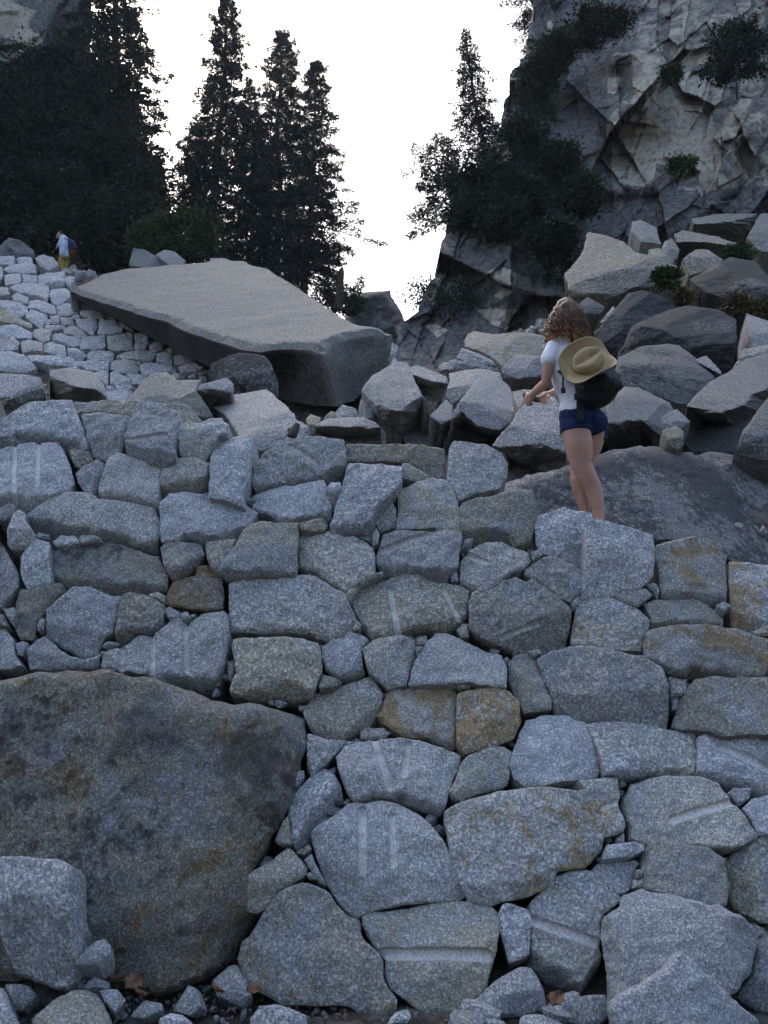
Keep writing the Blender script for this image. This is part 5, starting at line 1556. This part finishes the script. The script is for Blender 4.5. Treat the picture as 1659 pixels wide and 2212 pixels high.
T.add([np.zeros(3), (b1 - b0) * .5 + np.array([.03, 0, 0]), b1 - b0], [.05, .035, .008], 5)
for k in range(9):
    s0 = (b1 - b0) * (.25 + .08 * k)
    e = s0 + np.array([(-1) ** k * (.4 - .03 * k), .1, .12 + .02 * k])
    T.add([s0, e], [.014, .004], 3)
tw = obj('dead_sapling', T.mesh('dead_sapling'), MAT_DEADWOOD, loc=b0)
tag(tw, 'thin bare dead sapling on the cliff edge against the sky', 'tree')
# weathered stump on the slanting slab
b0 = q('B', 270, 400, 6.75)
T = Tubes()
T.add([b0 * 0, np.array([.015, 0, .05]), np.array([.045, 0, .11])], [.045, .04, .022], 7)
T.add([np.array([.01, 0, .03]), np.array([-.03, 0, .07])], [.03, .012], 5)
st = obj('tree_stump', T.mesh('tree_stump'), MAT_DEADWOOD, loc=b0)
tag(st, 'little grey weathered root stump stuck at the slanting slab', 'stump')

# ---------------------------------------------------------------- people
def loft(bm, pts, rad, side=(1, 0, 0), k=14, caps=True):
    """tube of elliptic rings; rad = list of r or (r_side, r_other); rounded ends"""
    pts = [np.asarray(p, float) for p in pts]
    rad = [(r, r) if np.isscalar(r) else r for r in rad]
    if caps:
        d0 = unit(pts[0] - pts[1])
        d1 = unit(pts[-1] - pts[-2])
        r0, r1 = min(rad[0]), min(rad[-1])
        pts = [pts[0] + d0 * r0 * .8, pts[0] + d0 * r0 * .5] + pts + [pts[-1] + d1 * r1 * .5, pts[-1] + d1 * r1 * .8]
        rad = [tuple(x * .35 for x in rad[0]), tuple(x * .8 for x in rad[0])] + rad + [tuple(x * .8 for x in rad[-1]), tuple(x * .35 for x in rad[-1])]
    A = np.array(pts)
    tg = unit(np.gradient(A, axis=0))
    side = np.asarray(side, float)
    rings = []
    for p, t, (a, b) in zip(A, tg, rad):
        s = side - t * (side @ t)
        if np.linalg.norm(s) < 1e-3:
            s = np.cross(t, [0, 0, 1.0])
        s = unit(s)
        o = np.cross(t, s)
        rings.append([bm.verts.new(p + s * a * math.cos(i * 2 * math.pi / k) + o * b * math.sin(i * 2 * math.pi / k)) for i in range(k)])
    for r0, r1 in zip(rings[:-1], rings[1:]):
        for i in range(k):
            bm.faces.new((r0[i], r0[(i + 1) % k], r1[(i + 1) % k], r1[i]))
    bm.faces.new(rings[0][::-1])
    bm.faces.new(rings[-1])


def ball(bm, c, r, rot=None):
    m = Matrix.Translation(Vector(c)) @ (rot or Matrix.Identity(4)) @ Matrix.Diagonal((*r, 1))
    bmesh.ops.create_uvsphere(bm, u_segments=20, v_segments=14, radius=1.0, matrix=m)


def fuse(bm, name, voxel, smooth=3, org=(0, 0, 0), wrinkle=None):
    """one continuous skin over everything in bm"""
    me = bpy.data.meshes.new(name)
    bmesh.ops.recalc_face_normals(bm, faces=bm.faces)
    bm.to_mesh(me)
    bm.free()
    tmp = bpy.data.objects.new('tmp', me)
    COL.objects.link(tmp)
    md = tmp.modifiers.new('r', 'REMESH')
    md.mode = 'VOXEL'
    md.voxel_size = voxel
    md.use_smooth_shade = True
    dg = bpy.context.evaluated_depsgraph_get()
    out = bpy.data.meshes.new_from_object(tmp.evaluated_get(dg))
    bpy.data.objects.remove(tmp)
    bpy.data.meshes.remove(me)
    b2 = bmesh.new()
    b2.from_mesh(out)
    for _ in range(smooth):
        bmesh.ops.smooth_vert(b2, verts=b2.verts, factor=.5, use_axis_x=True, use_axis_y=True, use_axis_z=True)
    if wrinkle:
        b2.normal_update()
        co = np.array([v.co[:] for v in b2.verts])
        d = wrinkle(co)
        for v, x in zip(b2.verts, d):
            v.co += v.normal * x
    for v in b2.verts:
        v.co -= Vector(org)
    b2.to_mesh(out)
    b2.free()
    out.name = name
    out.polygons.foreach_set('use_smooth', np.ones(len(out.polygons), bool))
    out.materials.clear()
    return out


def ribbon(pts, width, thick, nrm):
    """flat strap following pts; nrm = outward normal"""
    pts = np.asarray(pts, float)
    tg = unit(np.gradient(pts, axis=0))
    nrm = np.asarray(nrm, float)
    V, F = [], []
    for p, t in zip(pts, tg):
        s = unit(np.cross(t, nrm))
        n = np.cross(s, t)
        for a, b in ((-1, -1), (1, -1), (1, 1), (-1, 1)):
            V.append(p + s * a * width / 2 + n * b * thick / 2)
    m = len(pts)
    for i in range(m - 1):
        for j in range(4):
            F.append((i * 4 + j, i * 4 + (j + 1) % 4, i * 4 + 4 + (j + 1) % 4, i * 4 + 4 + j))
    F += [(3, 2, 1, 0), (m * 4 - 4, m * 4 - 3, m * 4 - 2, m * 4 - 1)]
    return V, F


def skin_mat():
    t = NT('skin')
    tc = t.node('TexCoord').outputs['Object']
    c = t.mix(t.ramp(t.noise(tc, 9, 4), .35, .65), (0.41, 0.225, 0.165), (0.47, 0.275, 0.205))
    t.set(Base_Color=c, Roughness=0.5, Specular_IOR_Level=0.35, Subsurface_Weight=0.08, Subsurface_Radius=(0.02, 0.008, 0.004))
    return t.m


MAT_SKIN = skin_mat()
MAT_SHIRT = simple('white_cotton', (0.74, 0.74, 0.77), 0.9, 0.1, bump=(160, .25, .002), var=(20, (0.66, 0.66, 0.70)))
MAT_DENIM = simple('navy_denim', (0.010, 0.020, 0.062), 0.85, 0.15, bump=(300, .4, .002), var=(40, (0.018, 0.032, 0.09)))
MAT_BLACK = simple('black_nylon', (0.010, 0.010, 0.012), 0.6, 0.3, bump=(120, .3, .002))
MAT_SHOE = simple('grey_shoe', (0.08, 0.08, 0.09), 0.8)
MAT_PHONE = simple('phone_glass', (0.008, 0.008, 0.01), 0.15, 0.5)
MAT_WHITEP = simple('white_plastic', (0.7, 0.7, 0.7), 0.4)
t = NT('straw')
tc = t.node('TexCoord').outputs['Object']
w1 = t.node('TexWave', wave_type='BANDS', ins={'Vector': tc, 'Scale': 60.0, 'Distortion': 3.0, 'Detail': 2.0}).outputs[1]
c = t.mix(w1, (0.36, 0.255, 0.125), (0.52, 0.40, 0.225))
c = t.mix(t.ramp(t.noise(tc, 18, 4), .45, .7, 0, .4), c, (0.30, 0.20, 0.09))
t.set(Base_Color=c, Roughness=0.7, Specular_IOR_Level=0.3)
t.bump(w1, .5, .002)
MAT_STRAW = t.m
t = NT('curly_hair')
gen = t.node('TexCoord')
sepz = t.node('SeparateXYZ', ins={0: gen.outputs['Generated']}).outputs[2]
c = t.mix(t.ramp(sepz, .42, .12), (0.105, 0.055, 0.032), (0.43, 0.20, 0.085))
c = t.mix(t.ramp(t.noise(gen.outputs['Object'], 40, 3), .4, .65, 0, .6), c, (0.22, 0.12, 0.065))
t.set(Base_Color=c, Roughness=0.45, Specular_IOR_Level=0.4)
MAT_HAIR = t.m

WY = 6.0


def w(x, y, dy=0.0):
    return q('Q', x, y, WY + dy)


LAT = np.array([0.85, 0.5, 0.0])
LAT /= np.linalg.norm(LAT)
wo = w(840, 2175)
woman = empty('person', wo, 'woman with curly hair, white top and navy shorts standing atop the wall, pointing', 'person')
bm = bmesh.new()
# trunk, neck, head
loft(bm, [w(700, 1230), w(700, 1150), w(680, 1050), w(645, 940), w(610, 820), w(580, 700), w(562, 610), w(553, 545)], [(.155, .12), (.16, .125), (.135, .105), (.118, .095), (.13, .105), (.145, .11), (.15, .09), (.10, .07)], LAT, 20)
loft(bm, [w(552, 540), w(556, 470), w(562, 400)], [.052, .046, .05], LAT, 14)
ball(bm, w(568, 300), (.078, .092, .112), Matrix.Rotation(math.radians(30), 4, 'Z'))
ball(bm, w(545, 360, .05), (.055, .06, .06))                       # jaw, turned away and to the left
ball(bm, w(490, 335, .075), (.014, .018, .018))                    # nose
# near arm, pointing
loft(bm, [w(455, 575, -.06), w(425, 620, -.08), w(408, 720, -.09), w(396, 820, -.08), w(388, 890, -.07)], [.05, .047, .042, .038, .034], LAT, 14)
loft(bm, [w(388, 885, -.07), w(350, 920, -.04), w(305, 955, .0), w(262, 990, .04)], [.035, .036, .031, .023], LAT, 14)
hb = w(262, 990, .04)
loft(bm, [hb, w(245, 1010, .05), w(222, 1038, .06)], [(.024, .020), (.037, .018), (.038, .016)], unit(w(280, 1040, .05) - w(200, 1000, .07)), 12)
loft(bm, [w(208, 1030, .06), w(190, 1058, .07), w(172, 1082, .075), w(152, 1106, .08)], [.0095, .0088, .008, .0066], k=8)          # index finger
for (a, b, c_, d) in [((224, 1045), (215, 1068), (222, 1082), (236, 1078)), ((240, 1048), (236, 1072), (246, 1084), (258, 1076)), ((256, 1048), (256, 1068), (266, 1080), (276, 1070))]:
    loft(bm, [w(*a, .055), w(*b, .06), w(*c_, .07), w(*d, .075)], [.0095, .009, .0085, .007], k=8)
loft(bm, [w(238, 995, .05), w(222, 975, .07), w(205, 966, .085), w(186, 962, .09)], [.012, .0105, .0095, .0075], k=8)              # thumb
# far arm comes round the body, open hand below the phone
loft(bm, [w(665, 560, .12), w(640, 700, .22), w(580, 850, .27), w(540, 930, .27)], [.05, .042, .038, .034], LAT, 12)
loft(bm, [w(540, 930, .27), w(490, 955, .25), w(445, 975, .22), w(415, 985, .2)], [.034, .032, .027, .022], LAT, 12)
loft(bm, [w(418, 985, .2), w(395, 996, .19), w(370, 1008, .18)], [(.022, .018), (.034, .016), (.034, .014)], unit(w(380, 1040, .18) - w(360, 970, .2)), 12)
for (a, b, c_) in [((372, 1020), (352, 1030), (330, 1042)), ((378, 1028), (362, 1046), (345, 1060)), ((388, 1030), (380, 1052), (372, 1070)), ((398, 1026), (396, 1046), (394, 1060))]:
    loft(bm, [w(*a, .18), w(*b, .17), w(*c_, .165)], [.009, .0085, .0068], k=8)
loft(bm, [w(380, 990, .18), w(355, 1000, .165), w(328, 1012, .16)], [.011, .0095, .0078], k=8)
# legs
loft(bm, [w(645, 1215, -.02), w(652, 1320, -.03), w(676, 1430, -.03), w(688, 1530, -.02), w(702, 1610, -.01), w(740, 1690, .0), w(790, 1790, .03), w(822, 1880, .04), w(845, 1980, .04), w(852, 2070, .04), w(848, 2120, .04)],
     [.10, .104, .099, .088, .076, .070, .066, .058, .046, .039, .04], LAT, 18)
loft(bm, [w(815, 1220, .10), w(800, 1330, .12), w(770, 1450, .13), w(722, 1570, .14), w(688, 1650, .14), w(678, 1740, .14), w(690, 1830, .15), w(715, 1930, .15), w(738, 2030, .16), w(742, 2110, .16)],
     [.09, .096, .088, .074, .066, .064, .060, .048, .037, .038], LAT, 18)
for (x, y, dy) in ((846, 2140, .03), (740, 2135, .15)):
    loft(bm, [w(x + 12, y, dy - .03), w(x - 20, y + 12, dy + .04), w(x - 60, y + 18, dy + .12)], [(.036, .035), (.04, .032), (.036, .022)], LAT, 12)
body = obj('body', fuse(bm, 'body', .0058, 2, wo), MAT_SKIN, woman)

bm = bmesh.new()
loft(bm, [w(712, 1140, .01), w(700, 1085, .01), w(675, 1000), w(640, 920), w(608, 820), w(578, 700), w(562, 620), w(552, 560), w(552, 515)],
     [(.178, .150), (.172, .146), (.152, .128), (.140, .118), (.148, .122), (.158, .125), (.158, .105), (.115, .085), (.07, .062)], LAT, 26)
loft(bm, [w(500, 560, -.04), w(452, 585, -.065), w(425, 640, -.08), w(412, 690, -.085)], [.06, .062, .060, .057], LAT, 14)
loft(bm, [w(760, 1050, -.02), w(820, 1110, .0), w(862, 1160, .02)], [(.10, .11), (.075, .10), (.035, .07)], LAT, 16)
loft(bm, [w(620, 550, .08), w(668, 575, .12), w(672, 650, .15)], [.06, .062, .056], LAT, 14)


def shirt_fold(co):
    s = co @ LAT
    f = np.sin(co[:, 2] * 34 + np.sin(s * 17) * 1.6 + s * 26) * .5 + fbm(co * 9, 3, 4)
    low = np.clip((3.75 - co[:, 2]) / .35, 0, 1)
    return f * (.0035 + .006 * low) + low * .004


shirt = obj('shirt', fuse(bm, 'shirt', .0075, 2, wo, shirt_fold), MAT_SHIRT, woman)

bm = bmesh.new()
loft(bm, [w(703, 1100), w(703, 1160), w(700, 1230)], [(.158, .125), (.172, .142), (.172, .145)], LAT, 22, caps=False)
loft(bm, [w(655, 1190, -.02), w(650, 1260, -.03), w(655, 1325, -.035)], [.116, .115, .116], LAT, 18, caps=False)
loft(bm, [w(800, 1190, .10), w(812, 1290, .13), w(800, 1375, .155)], [.105, .104, .104], LAT, 18, caps=False)
ball(bm, w(735, 1235, .03), (.16, .15, .10))
ball(bm, w(745, 1290, .06), (.07, .09, .06))
shorts = obj('shorts', fuse(bm, 'shorts', .0075, 1, wo, lambda co: fbm(co * 14, 3, 8) * .003), MAT_DENIM, woman)
V, F = ribbon([w(735, 1150, -.155), w(735, 1185, -.165), w(738, 1225, -.162)], .085, .006, (0, -1, 0))
obj('back_pocket', mesh_np('back_pocket', np.array(V) - wo, F, False), MAT_DENIM, shorts)

# hair: a cap and a mass of curls
rng = np.random.default_rng(8)
bm = bmesh.new()
ball(bm, w(566, 290, -.01), (.098, .112, .122))
ball(bm, w(570, 390, -.03), (.12, .10, .10))
ball(bm, w(500, 430, -.02), (.075, .085, .075))
ball(bm, w(650, 440, -.02), (.075, .085, .07))
cap = fuse(bm, 'hair', .012, 2, wo, lambda co: fbm(co * 22, 3, 2) * .012 + fbm(co * 60, 2, 5) * .006)
hair = obj('hair', cap, MAT_HAIR, woman)
T = Tubes()
hc = w(566, 290, 0.0)
for i in range(520):
    v = unit(rng.normal(size=3))
    v[2] = abs(v[2]) * .9 - .1
    if v[1] > .75:
        continue
    p0 = hc + v * np.array([.10, .112, .122])
    ln = rng.uniform(.16, .30)
    out = np.array([v[0], v[1], 0])
    out = unit(out + 1e-6)
    m = 22
    u = np.linspace(0, 1, m)
    drop = np.stack([out[0] * (.055 * u + .02 * np.sin(u * 3)), out[1] * (.045 * u + .02 * np.sin(u * 3)), -ln * u ** 1.15], 1)
    ph = rng.uniform(0, 6.28)
    turns = rng.uniform(2.5, 4.5)
    amp = (.004 + .016 * u) * rng.uniform(.6, 1.2)
    curl = np.stack([np.cos(ph + u * turns * 6.28) * amp, np.sin(ph + u * turns * 6.28) * amp, np.cos(ph * 2 + u * turns * 6.28) * amp * .5], 1)
    pts = p0 + drop + curl
    d = pts - hc
    T.add(pts - wo, np.interp(u, [0, .6, 1], [.0042, .0040, .0015]), 4)
curls = obj('curls', T.mesh('curls'), MAT_HAIR, hair)

# backpack
bo = w(820, 1075, -.2)
pack = empty('backpack', bo, 'black backpack with dangling straps worn on the woman’s back'.replace('’s', ''), 'backpack')
pack['label'] = 'black backpack with dangling straps on the back of the woman'
bm = bmesh.new()
loft(bm, [w(752, 560, -.10), w(775, 640, -.14), w(800, 740, -.16), w(825, 840, -.17), w(842, 930, -.17), w(845, 1000, -.15), w(838, 1040, -.13)],
     [(.085, .075), (.14, .10), (.165, .115), (.178, .125), (.178, .125), (.15, .105), (.10, .07)], LAT, 24)
loft(bm, [w(880, 860, -.28), w(940, 890, -.27), w(1005, 905, -.23)], [(.06, .06), (.075, .07), (.06, .055)], (0, 0, 1), 14)
obj('pack_body', fuse(bm, 'pack_body', .009, 2, bo, lambda co: fbm(co * 12, 3, 3) * .010), MAT_BLACK, pack)
V, F = ribbon([w(640, 1010, -.13), w(668, 1000, -.155), w(690, 1030, -.165), w(690, 1090, -.175), w(695, 1150, -.185), w(692, 1215, -.185)], .052, .008, (0, -1, 0))
obj('hip_strap', mesh_np('hip_strap', np.array(V) - bo, F, False), MAT_BLACK, pack)
V, F = ribbon([w(700, 610, -.16), w(660, 550, -.15), w(640, 515, -.10), w(640, 500, .0), w(640, 560, .12)], .055, .014, (0, -.7, .7))
obj('shoulder_strap', mesh_np('shoulder_strap', np.array(V) - bo, F, False), MAT_BLACK, pack)
V, F = ribbon([w(462, 735, .02), w(480, 755, -.06), w(520, 780, -.12), w(570, 825, -.15), w(620, 870, -.17)], .040, .012, (-.3, -1, 0))
obj('shoulder_strap', mesh_np('shoulder_strap', np.array(V) - bo, F, False), MAT_BLACK, pack)
V, F = ribbon([w(532, 790, -.14), w(540, 840, -.145), w(536, 890, -.145), w(540, 935, -.145)], .012, .003, (-.3, -1, 0))
obj('webbing', mesh_np('webbing', np.array(V) - bo, F, False), MAT_BLACK, pack)
V, F = ribbon([w(540, 930, -.146), w(540, 952, -.147), w(542, 978, -.147)], .032, .005, (-.3, -1, 0))
obj('strap_end', mesh_np('strap_end', np.array(V) - bo, F, False), MAT_BLACK, pack)
T = Tubes()
hp = [w(755, 515, -.10), w(770, 488, -.12), w(800, 485, -.12), w(812, 512, -.12)]
T.add([p - bo for p in hp], [.008] * 4, 6)
obj('carry_handle', T.mesh('carry_handle'), MAT_BLACK, pack)
T = Tubes()
T.add([w(1000, 780, -.2) - bo, w(1035, 830, -.22) - bo, w(1045, 880, -.24) - bo, w(1010, 960, -.24) - bo, w(990, 1040, -.2) - bo, w(985, 1080, -.2) - bo], [.003] * 6, 5)
obj('cord', T.mesh('cord'), MAT_BLACK, pack)

# straw cowboy hat hanging on the pack, crown towards the viewer
hcen = w(752, 715, -.315)
ex = unit(w(915, 640, -.315) - w(590, 812, -.315))                      # front-back axis of the hat
ax = np.array([-.12, -.93, .30])
ax = unit(ax - ex * (ax @ ex))
ey = np.cross(ax, ex)
CR = .62                                                                # crown edge as a share of the brim
prof = [(0, .080), (.14, .080), (.30, .082), (.45, .084), (.54, .078), (.585, .056), (.612, .02), (.63, .003), (.66, .0), (.74, .0), (.82, .0), (.90, .0), (.96, .0), (1.0, .0)]
nth = 72
V = []
for (r, z) in prof:
    for i in range(nth):
        a = i * 2 * math.pi / nth
        ca, sa = math.cos(a), math.sin(a)
        n_ = 2.0 + 1.6 * max(0, (r - CR) * 2.6)                        # brim squarer than crown
        den = (abs(ca) ** n_ + abs(sa) ** n_) ** (1 / n_)
        x = ca / den * r * .180
        y = sa / den * r * (.154 if r > CR else .138)
        zz = z
        if r < .56:                                                    # crease along the top and pinched front
            zz -= .034 * math.exp(-(y / .024) ** 2) * (1 if r < .5 else .4)
            zz += .012 * (x / .1)
            y *= 1 - .38 * max(0, x / .11) ** 1.5
        elif r < CR + .005:
            y *= 1 - .22 * max(0, x / .12) ** 1.5
        if r > .635:
            b = (r - .635) / .365
            zz += .085 * b ** 1.7 * abs(sa) ** 1.3 - .030 * b ** 1.4 * abs(ca) ** 2
        V.append(hcen + ex * x + ey * y + ax * zz)
F = []
m = len(prof)
for i in range(m - 1):
    for j in range(nth):
        F.append((i * nth + j, i * nth + (j + 1) % nth, (i + 1) * nth + (j + 1) % nth, (i + 1) * nth + j))
ho = hcen
hat_root = empty('straw_hat', ho, 'tan straw cowboy hat hanging on the black backpack', 'hat')
V = np.array(V) - ho
ncr = 8 * nth
crown_f = [f for f in F if max(f) < ncr]
brim_f = [tuple(x - 7 * nth for x in f) for f in F if min(f) >= 7 * nth]
for nm, vv, ff in (('crown', V[:ncr], crown_f), ('brim', V[7 * nth:], brim_f)):
    me = mesh_np(nm, vv, ff)
    b2 = bmesh.new()
    b2.from_mesh(me)
    bmesh.ops.remove_doubles(b2, verts=b2.verts, dist=1e-5)
    bmesh.ops.recalc_face_normals(b2, faces=b2.faces)
    b2.to_mesh(me)
    b2.free()
    o = obj(nm, me, MAT_STRAW, hat_root)
    sm = o.modifiers.new('thickness', 'SOLIDIFY')
    sm.thickness = .004
    sm.offset = 0
T = Tubes()
band = np.array([V[6 * nth + i] for i in list(range(nth)) + [0]])
cb = band.mean(0)
T.add(cb + (band - cb) * 1.02, [.0045] * (nth + 1), 5)
obj('hat_band', T.mesh('hat_band'), simple('straw_band', (0.20, 0.13, 0.06), .8), hat_root)

# phone and earphones
pc = w(258, 1022, .13)
bm = bmesh.new()
pdx = unit(w(330, 1040, .15) - w(180, 1005, .11))
pdz = unit(np.cross(pdx, np.array([0, -1.0, .35])))
pdy = np.cross(pdz, pdx)
M = Matrix(((*[pdx[0], pdy[0], pdz[0], 0],), (*[pdx[1], pdy[1], pdz[1], 0],), (*[pdx[2], pdy[2], pdz[2], 0],), (0, 0, 0, 1)))
bmesh.ops.create_cube(bm, size=1.0, matrix=M @ Matrix.Diagonal((.135, .009, .05, 1)))
bmesh.ops.bevel(bm, geom=bm.edges[:], offset=.003, segments=2, affect='EDGES')
me = bpy.data.meshes.new('phone')
bm.to_mesh(me)
bm.free()
tag(obj('phone', me, MAT_PHONE, loc=pc), 'black phone held between both hands of the woman', 'phone')
e0 = w(405, 1105, .1)
er = empty('earphones', e0, 'white earphones dangling from the hand of the woman', 'earphones')
T = Tubes()
T.add([w(400, 985, .12) - e0, w(396, 1030, .1) - e0, w(402, 1075, .1) - e0, w(404, 1100, .1) - e0], [.0016] * 4, 4)
T.add([w(400, 985, .12) - e0, w(425, 1010, .05) - e0, w(455, 1035, -.05) - e0], [.0016] * 3, 4)
obj('wire', T.mesh('wire'), MAT_WHITEP, er)
bm = bmesh.new()
ball(bm, (0, 0, 0), (.008, .007, .009))
me = bpy.data.meshes.new('earbud')
bm.to_mesh(me)
bm.free()
obj('earbud', me, MAT_WHITEP, er)

# ---- the distant hiker
HY = 29.0


def s_(x, y, dy=0.0):
    return q('S', x, y, HY + dy)


so = s_(840, 1700)
MAT_HOOD = simple('pale_blue_hoodie', (0.50, 0.56, 0.72), 0.9, 0.1)
MAT_KHAKI = simple('khaki_trousers', (0.30, 0.23, 0.07), 0.9, 0.1)
MAT_NAVY = simple('navy_pack', (0.02, 0.025, 0.07), 0.8)
MAT_RUST = simple('rust_pack', (0.17, 0.045, 0.02), 0.8)
MAT_DKHAIR = simple('brown_hair', (0.06, 0.035, 0.02), 0.7)
hk = empty('person', so, 'distant hiker in pale blue hoodie and khaki trousers at the upper left', 'person')
bm = bmesh.new()
ball(bm, s_(742, 580), (.085, .10, .125), Matrix.Rotation(math.radians(18), 4, 'Y'))
ball(bm, s_(672, 605), (.02, .025, .03))
ball(bm, s_(700, 640), (.05, .06, .05))
loft(bm, [s_(860, 700), s_(775, 640)], [.07, .06])
loft(bm, [s_(870, 700), s_(880, 900), s_(880, 1120)], [.14, .13, .14])
loft(bm, [s_(845, 1060, -.15), s_(835, 1110, -.15), s_(828, 1140, -.15)], [(.04, .03), (.045, .03), (.03, .025)])
for k in range(4):
    loft(bm, [s_(812 + k * 10, 1125, -.15), s_(810 + k * 11, 1150, -.16), s_(816 + k * 11, 1168, -.16)], [.011, .010, .008], k=6)
loft(bm, [s_(690, 880, .1), s_(655, 930, .1)], [.04, .025])
loft(bm, [s_(830, 1140), s_(800, 1300), s_(840, 1500), s_(850, 1640)], [.1, .085, .07, .06])
loft(bm, [s_(930, 1150, .1), s_(920, 1320, .1), s_(900, 1500, .1), s_(890, 1640, .1)], [.1, .085, .07, .06])
obj('body', fuse(bm, 'body', .012, 1, so), MAT_SKIN, hk)
bm = bmesh.new()
loft(bm, [s_(830, 640), s_(865, 700), s_(875, 850), s_(870, 1000), s_(885, 1110)], [(.11, .12), (.18, .19), (.185, .19), (.17, .18), (.185, .19)], k=18)
loft(bm, [s_(870, 720, -.16), s_(860, 860, -.2), s_(845, 990, -.2), s_(842, 1060, -.17)], [.085, .075, .06, .052])
loft(bm, [s_(780, 720, .15), s_(730, 810, .15), s_(695, 875, .12)], [.07, .055, .045])
ball(bm, s_(870, 625), (.12, .13, .06), Matrix.Rotation(math.radians(25), 4, 'Y'))
obj('hoodie', fuse(bm, 'hoodie', .014, 1, so, lambda co: fbm(co * 6, 3, 5) * .012), MAT_HOOD, hk)
bm = bmesh.new()
loft(bm, [s_(880, 1080), s_(875, 1150)], [(.16, .17), (.17, .18)], k=16)
loft(bm, [s_(830, 1130), s_(790, 1280), s_(820, 1400), s_(845, 1560)], [.13, .115, .10, .085])
loft(bm, [s_(930, 1150, .12), s_(915, 1320, .12), s_(900, 1480, .12), s_(895, 1580, .12)], [.13, .115, .10, .085])
obj('trousers', fuse(bm, 'trousers', .014, 1, so, lambda co: fbm(co * 5, 3, 6) * .012), MAT_KHAKI, hk)
bm = bmesh.new()
ball(bm, s_(755, 555, .01), (.095, .11, .115), Matrix.Rotation(math.radians(18), 4, 'Y'))
obj('hair', fuse(bm, 'hair', .014, 1, so + np.array([-.012, -.012, -.012]), lambda co: fbm(co * 20, 2, 6) * .008), MAT_DKHAIR, hk)
po = s_(1080, 1080)
hp_ = empty('backpack', po, 'dark navy backpack with rust-red base on the distant hiker', 'backpack')
bm = bmesh.new()
loft(bm, [s_(1030, 740, .02), s_(1075, 820, .02), s_(1085, 920, .02), s_(1070, 1000, .02)], [(.10, .12), (.15, .16), (.155, .17), (.13, .15)], k=16)
obj('pack_body', fuse(bm, 'pack_body', .014, 2, po), MAT_NAVY, hp_)
bm = bmesh.new()
loft(bm, [s_(1070, 1000, .02), s_(1060, 1060, .02), s_(1050, 1100, .02)], [(.13, .15), (.125, .14), (.09, .10)], k=16)
obj('pack_base', fuse(bm, 'pack_base', .014, 2, po), MAT_RUST, hp_)
V, F = ribbon([s_(960, 700, -.1), s_(900, 660, -.18), s_(820, 700, -.19), s_(805, 790, -.17)], .05, .01, (0, -1, .2))
obj('shoulder_strap', mesh_np('shoulder_strap', np.array(V) - po, F, False), MAT_NAVY, hp_)

# ---- dry leaves on the gravel
MAT_LEAF = simple('dry_leaf', (0.09, 0.045, 0.025), 0.75, 0.3, var=(30, (0.17, 0.095, 0.05)))
LEAF = [('G', 770, 1370, .085, 'curled brown dry leaf nearest the small flat stone'), ('G', 880, 1400, .10, 'large tan dry leaf standing among gravel at lower left'), ('G', 930, 1470, .08, 'brown dry leaf lying right below the large tan leaf'),
        ('I', 340, 1420, .09, 'brown dry leaf by the small dark rock at lower right'), ('G', 1430, 1440, .07, 'dark red-brown dry leaf beside the greenish rock'), ('H', 20, 1440, .07, 'brown dry leaf at the left foot of the big beige wall stone')]
for k, (tl, x, y, s, lab) in enumerate(LEAF):
    rng = np.random.default_rng(300 + k)
    Yh = hit_terrain(px(tl, x, y + 20))
    c = q(tl, x, y, min(Yh, 4.75) - .06)
    V, F = [], []
    nu, nv = 9, 5
    for i in range(nu):
        u = i / (nu - 1)
        wd = s * .42 * math.sin(math.pi * min(1, u * .97 + .03)) ** .7 * (1 + .25 * math.sin(u * 19 + k))
        for j in range(nv):
            v = j / (nv - 1) * 2 - 1
            V.append((u * s - s / 2, v * wd, .35 * s * (v * v) * .6 + .25 * s * (u - .5) ** 2 + rng.normal(0, .03) * s))
    for i in range(nu - 1):
        for j in range(nv - 1):
            a = i * nv + j
            F.append((a, a + 1, a + nv + 1, a + nv))
    o = obj('dry_leaf', mesh_np('dry_leaf', np.array(V), F), MAT_LEAF, loc=c)
    o.rotation_euler = (rng.uniform(.3, 1.0), rng.uniform(-.4, .4), rng.uniform(0, 6.28))
    sm = o.modifiers.new('thickness', 'SOLIDIFY')
    sm.thickness = .0015
    tag(o, lab, 'leaf', 'dry leaves on the ground')
# finer brown litter between the stones
rng = np.random.default_rng(77)
n = 450
yy = rng.uniform(4.05, 4.95, n)
xx = np.where(rng.uniform(size=n) < .6, rng.normal(-.55, .45, n), rng.normal(.75, .25, n))
C = np.stack([xx, yy, np.interp(yy, [4.8, 5.03], [-.122, 0]) + rng.uniform(0, .012, n)], 1)
D = unit(rng.normal(size=(n, 3)) * np.array([1, 1, .25]))
V, F = cards(C, D, rng.uniform(.015, .05, n), .009, rng)
tag(obj('leaf_litter', mesh_np('leaf_litter', V, F, False), MAT_LEAF), 'brown leaf litter scattered between gravel and stones', 'leaf litter', kind='stuff')

# ---------------------------------------------------------------- thin valley air
bm = bmesh.new()
bmesh.ops.create_cube(bm, size=1.0)
me = bpy.data.meshes.new('haze')
bm.to_mesh(me)
bm.free()
hz = bpy.data.objects.new('haze', me)
COL.objects.link(hz)
hz.scale = (760, 760, 190)
hz.location = (0, 100, 82)
hm = bpy.data.materials.new('haze')
hm.use_nodes = True
hn = hm.node_tree.nodes
hn.remove(hn['Principled BSDF'])
pv = hn.new('ShaderNodeVolumePrincipled')
pv.inputs['Color'].default_value = (0.72, 0.85, 1.0, 1)
pv.inputs['Density'].default_value = 0.0003
pv.inputs['Anisotropy'].default_value = 0.3
hm.node_tree.links.new(pv.outputs[0], hn['Material Output'].inputs['Volume'])
me.materials.append(hm)
tag(hz, 'thin bluish air in the shaded valley', 'haze', kind='stuff')
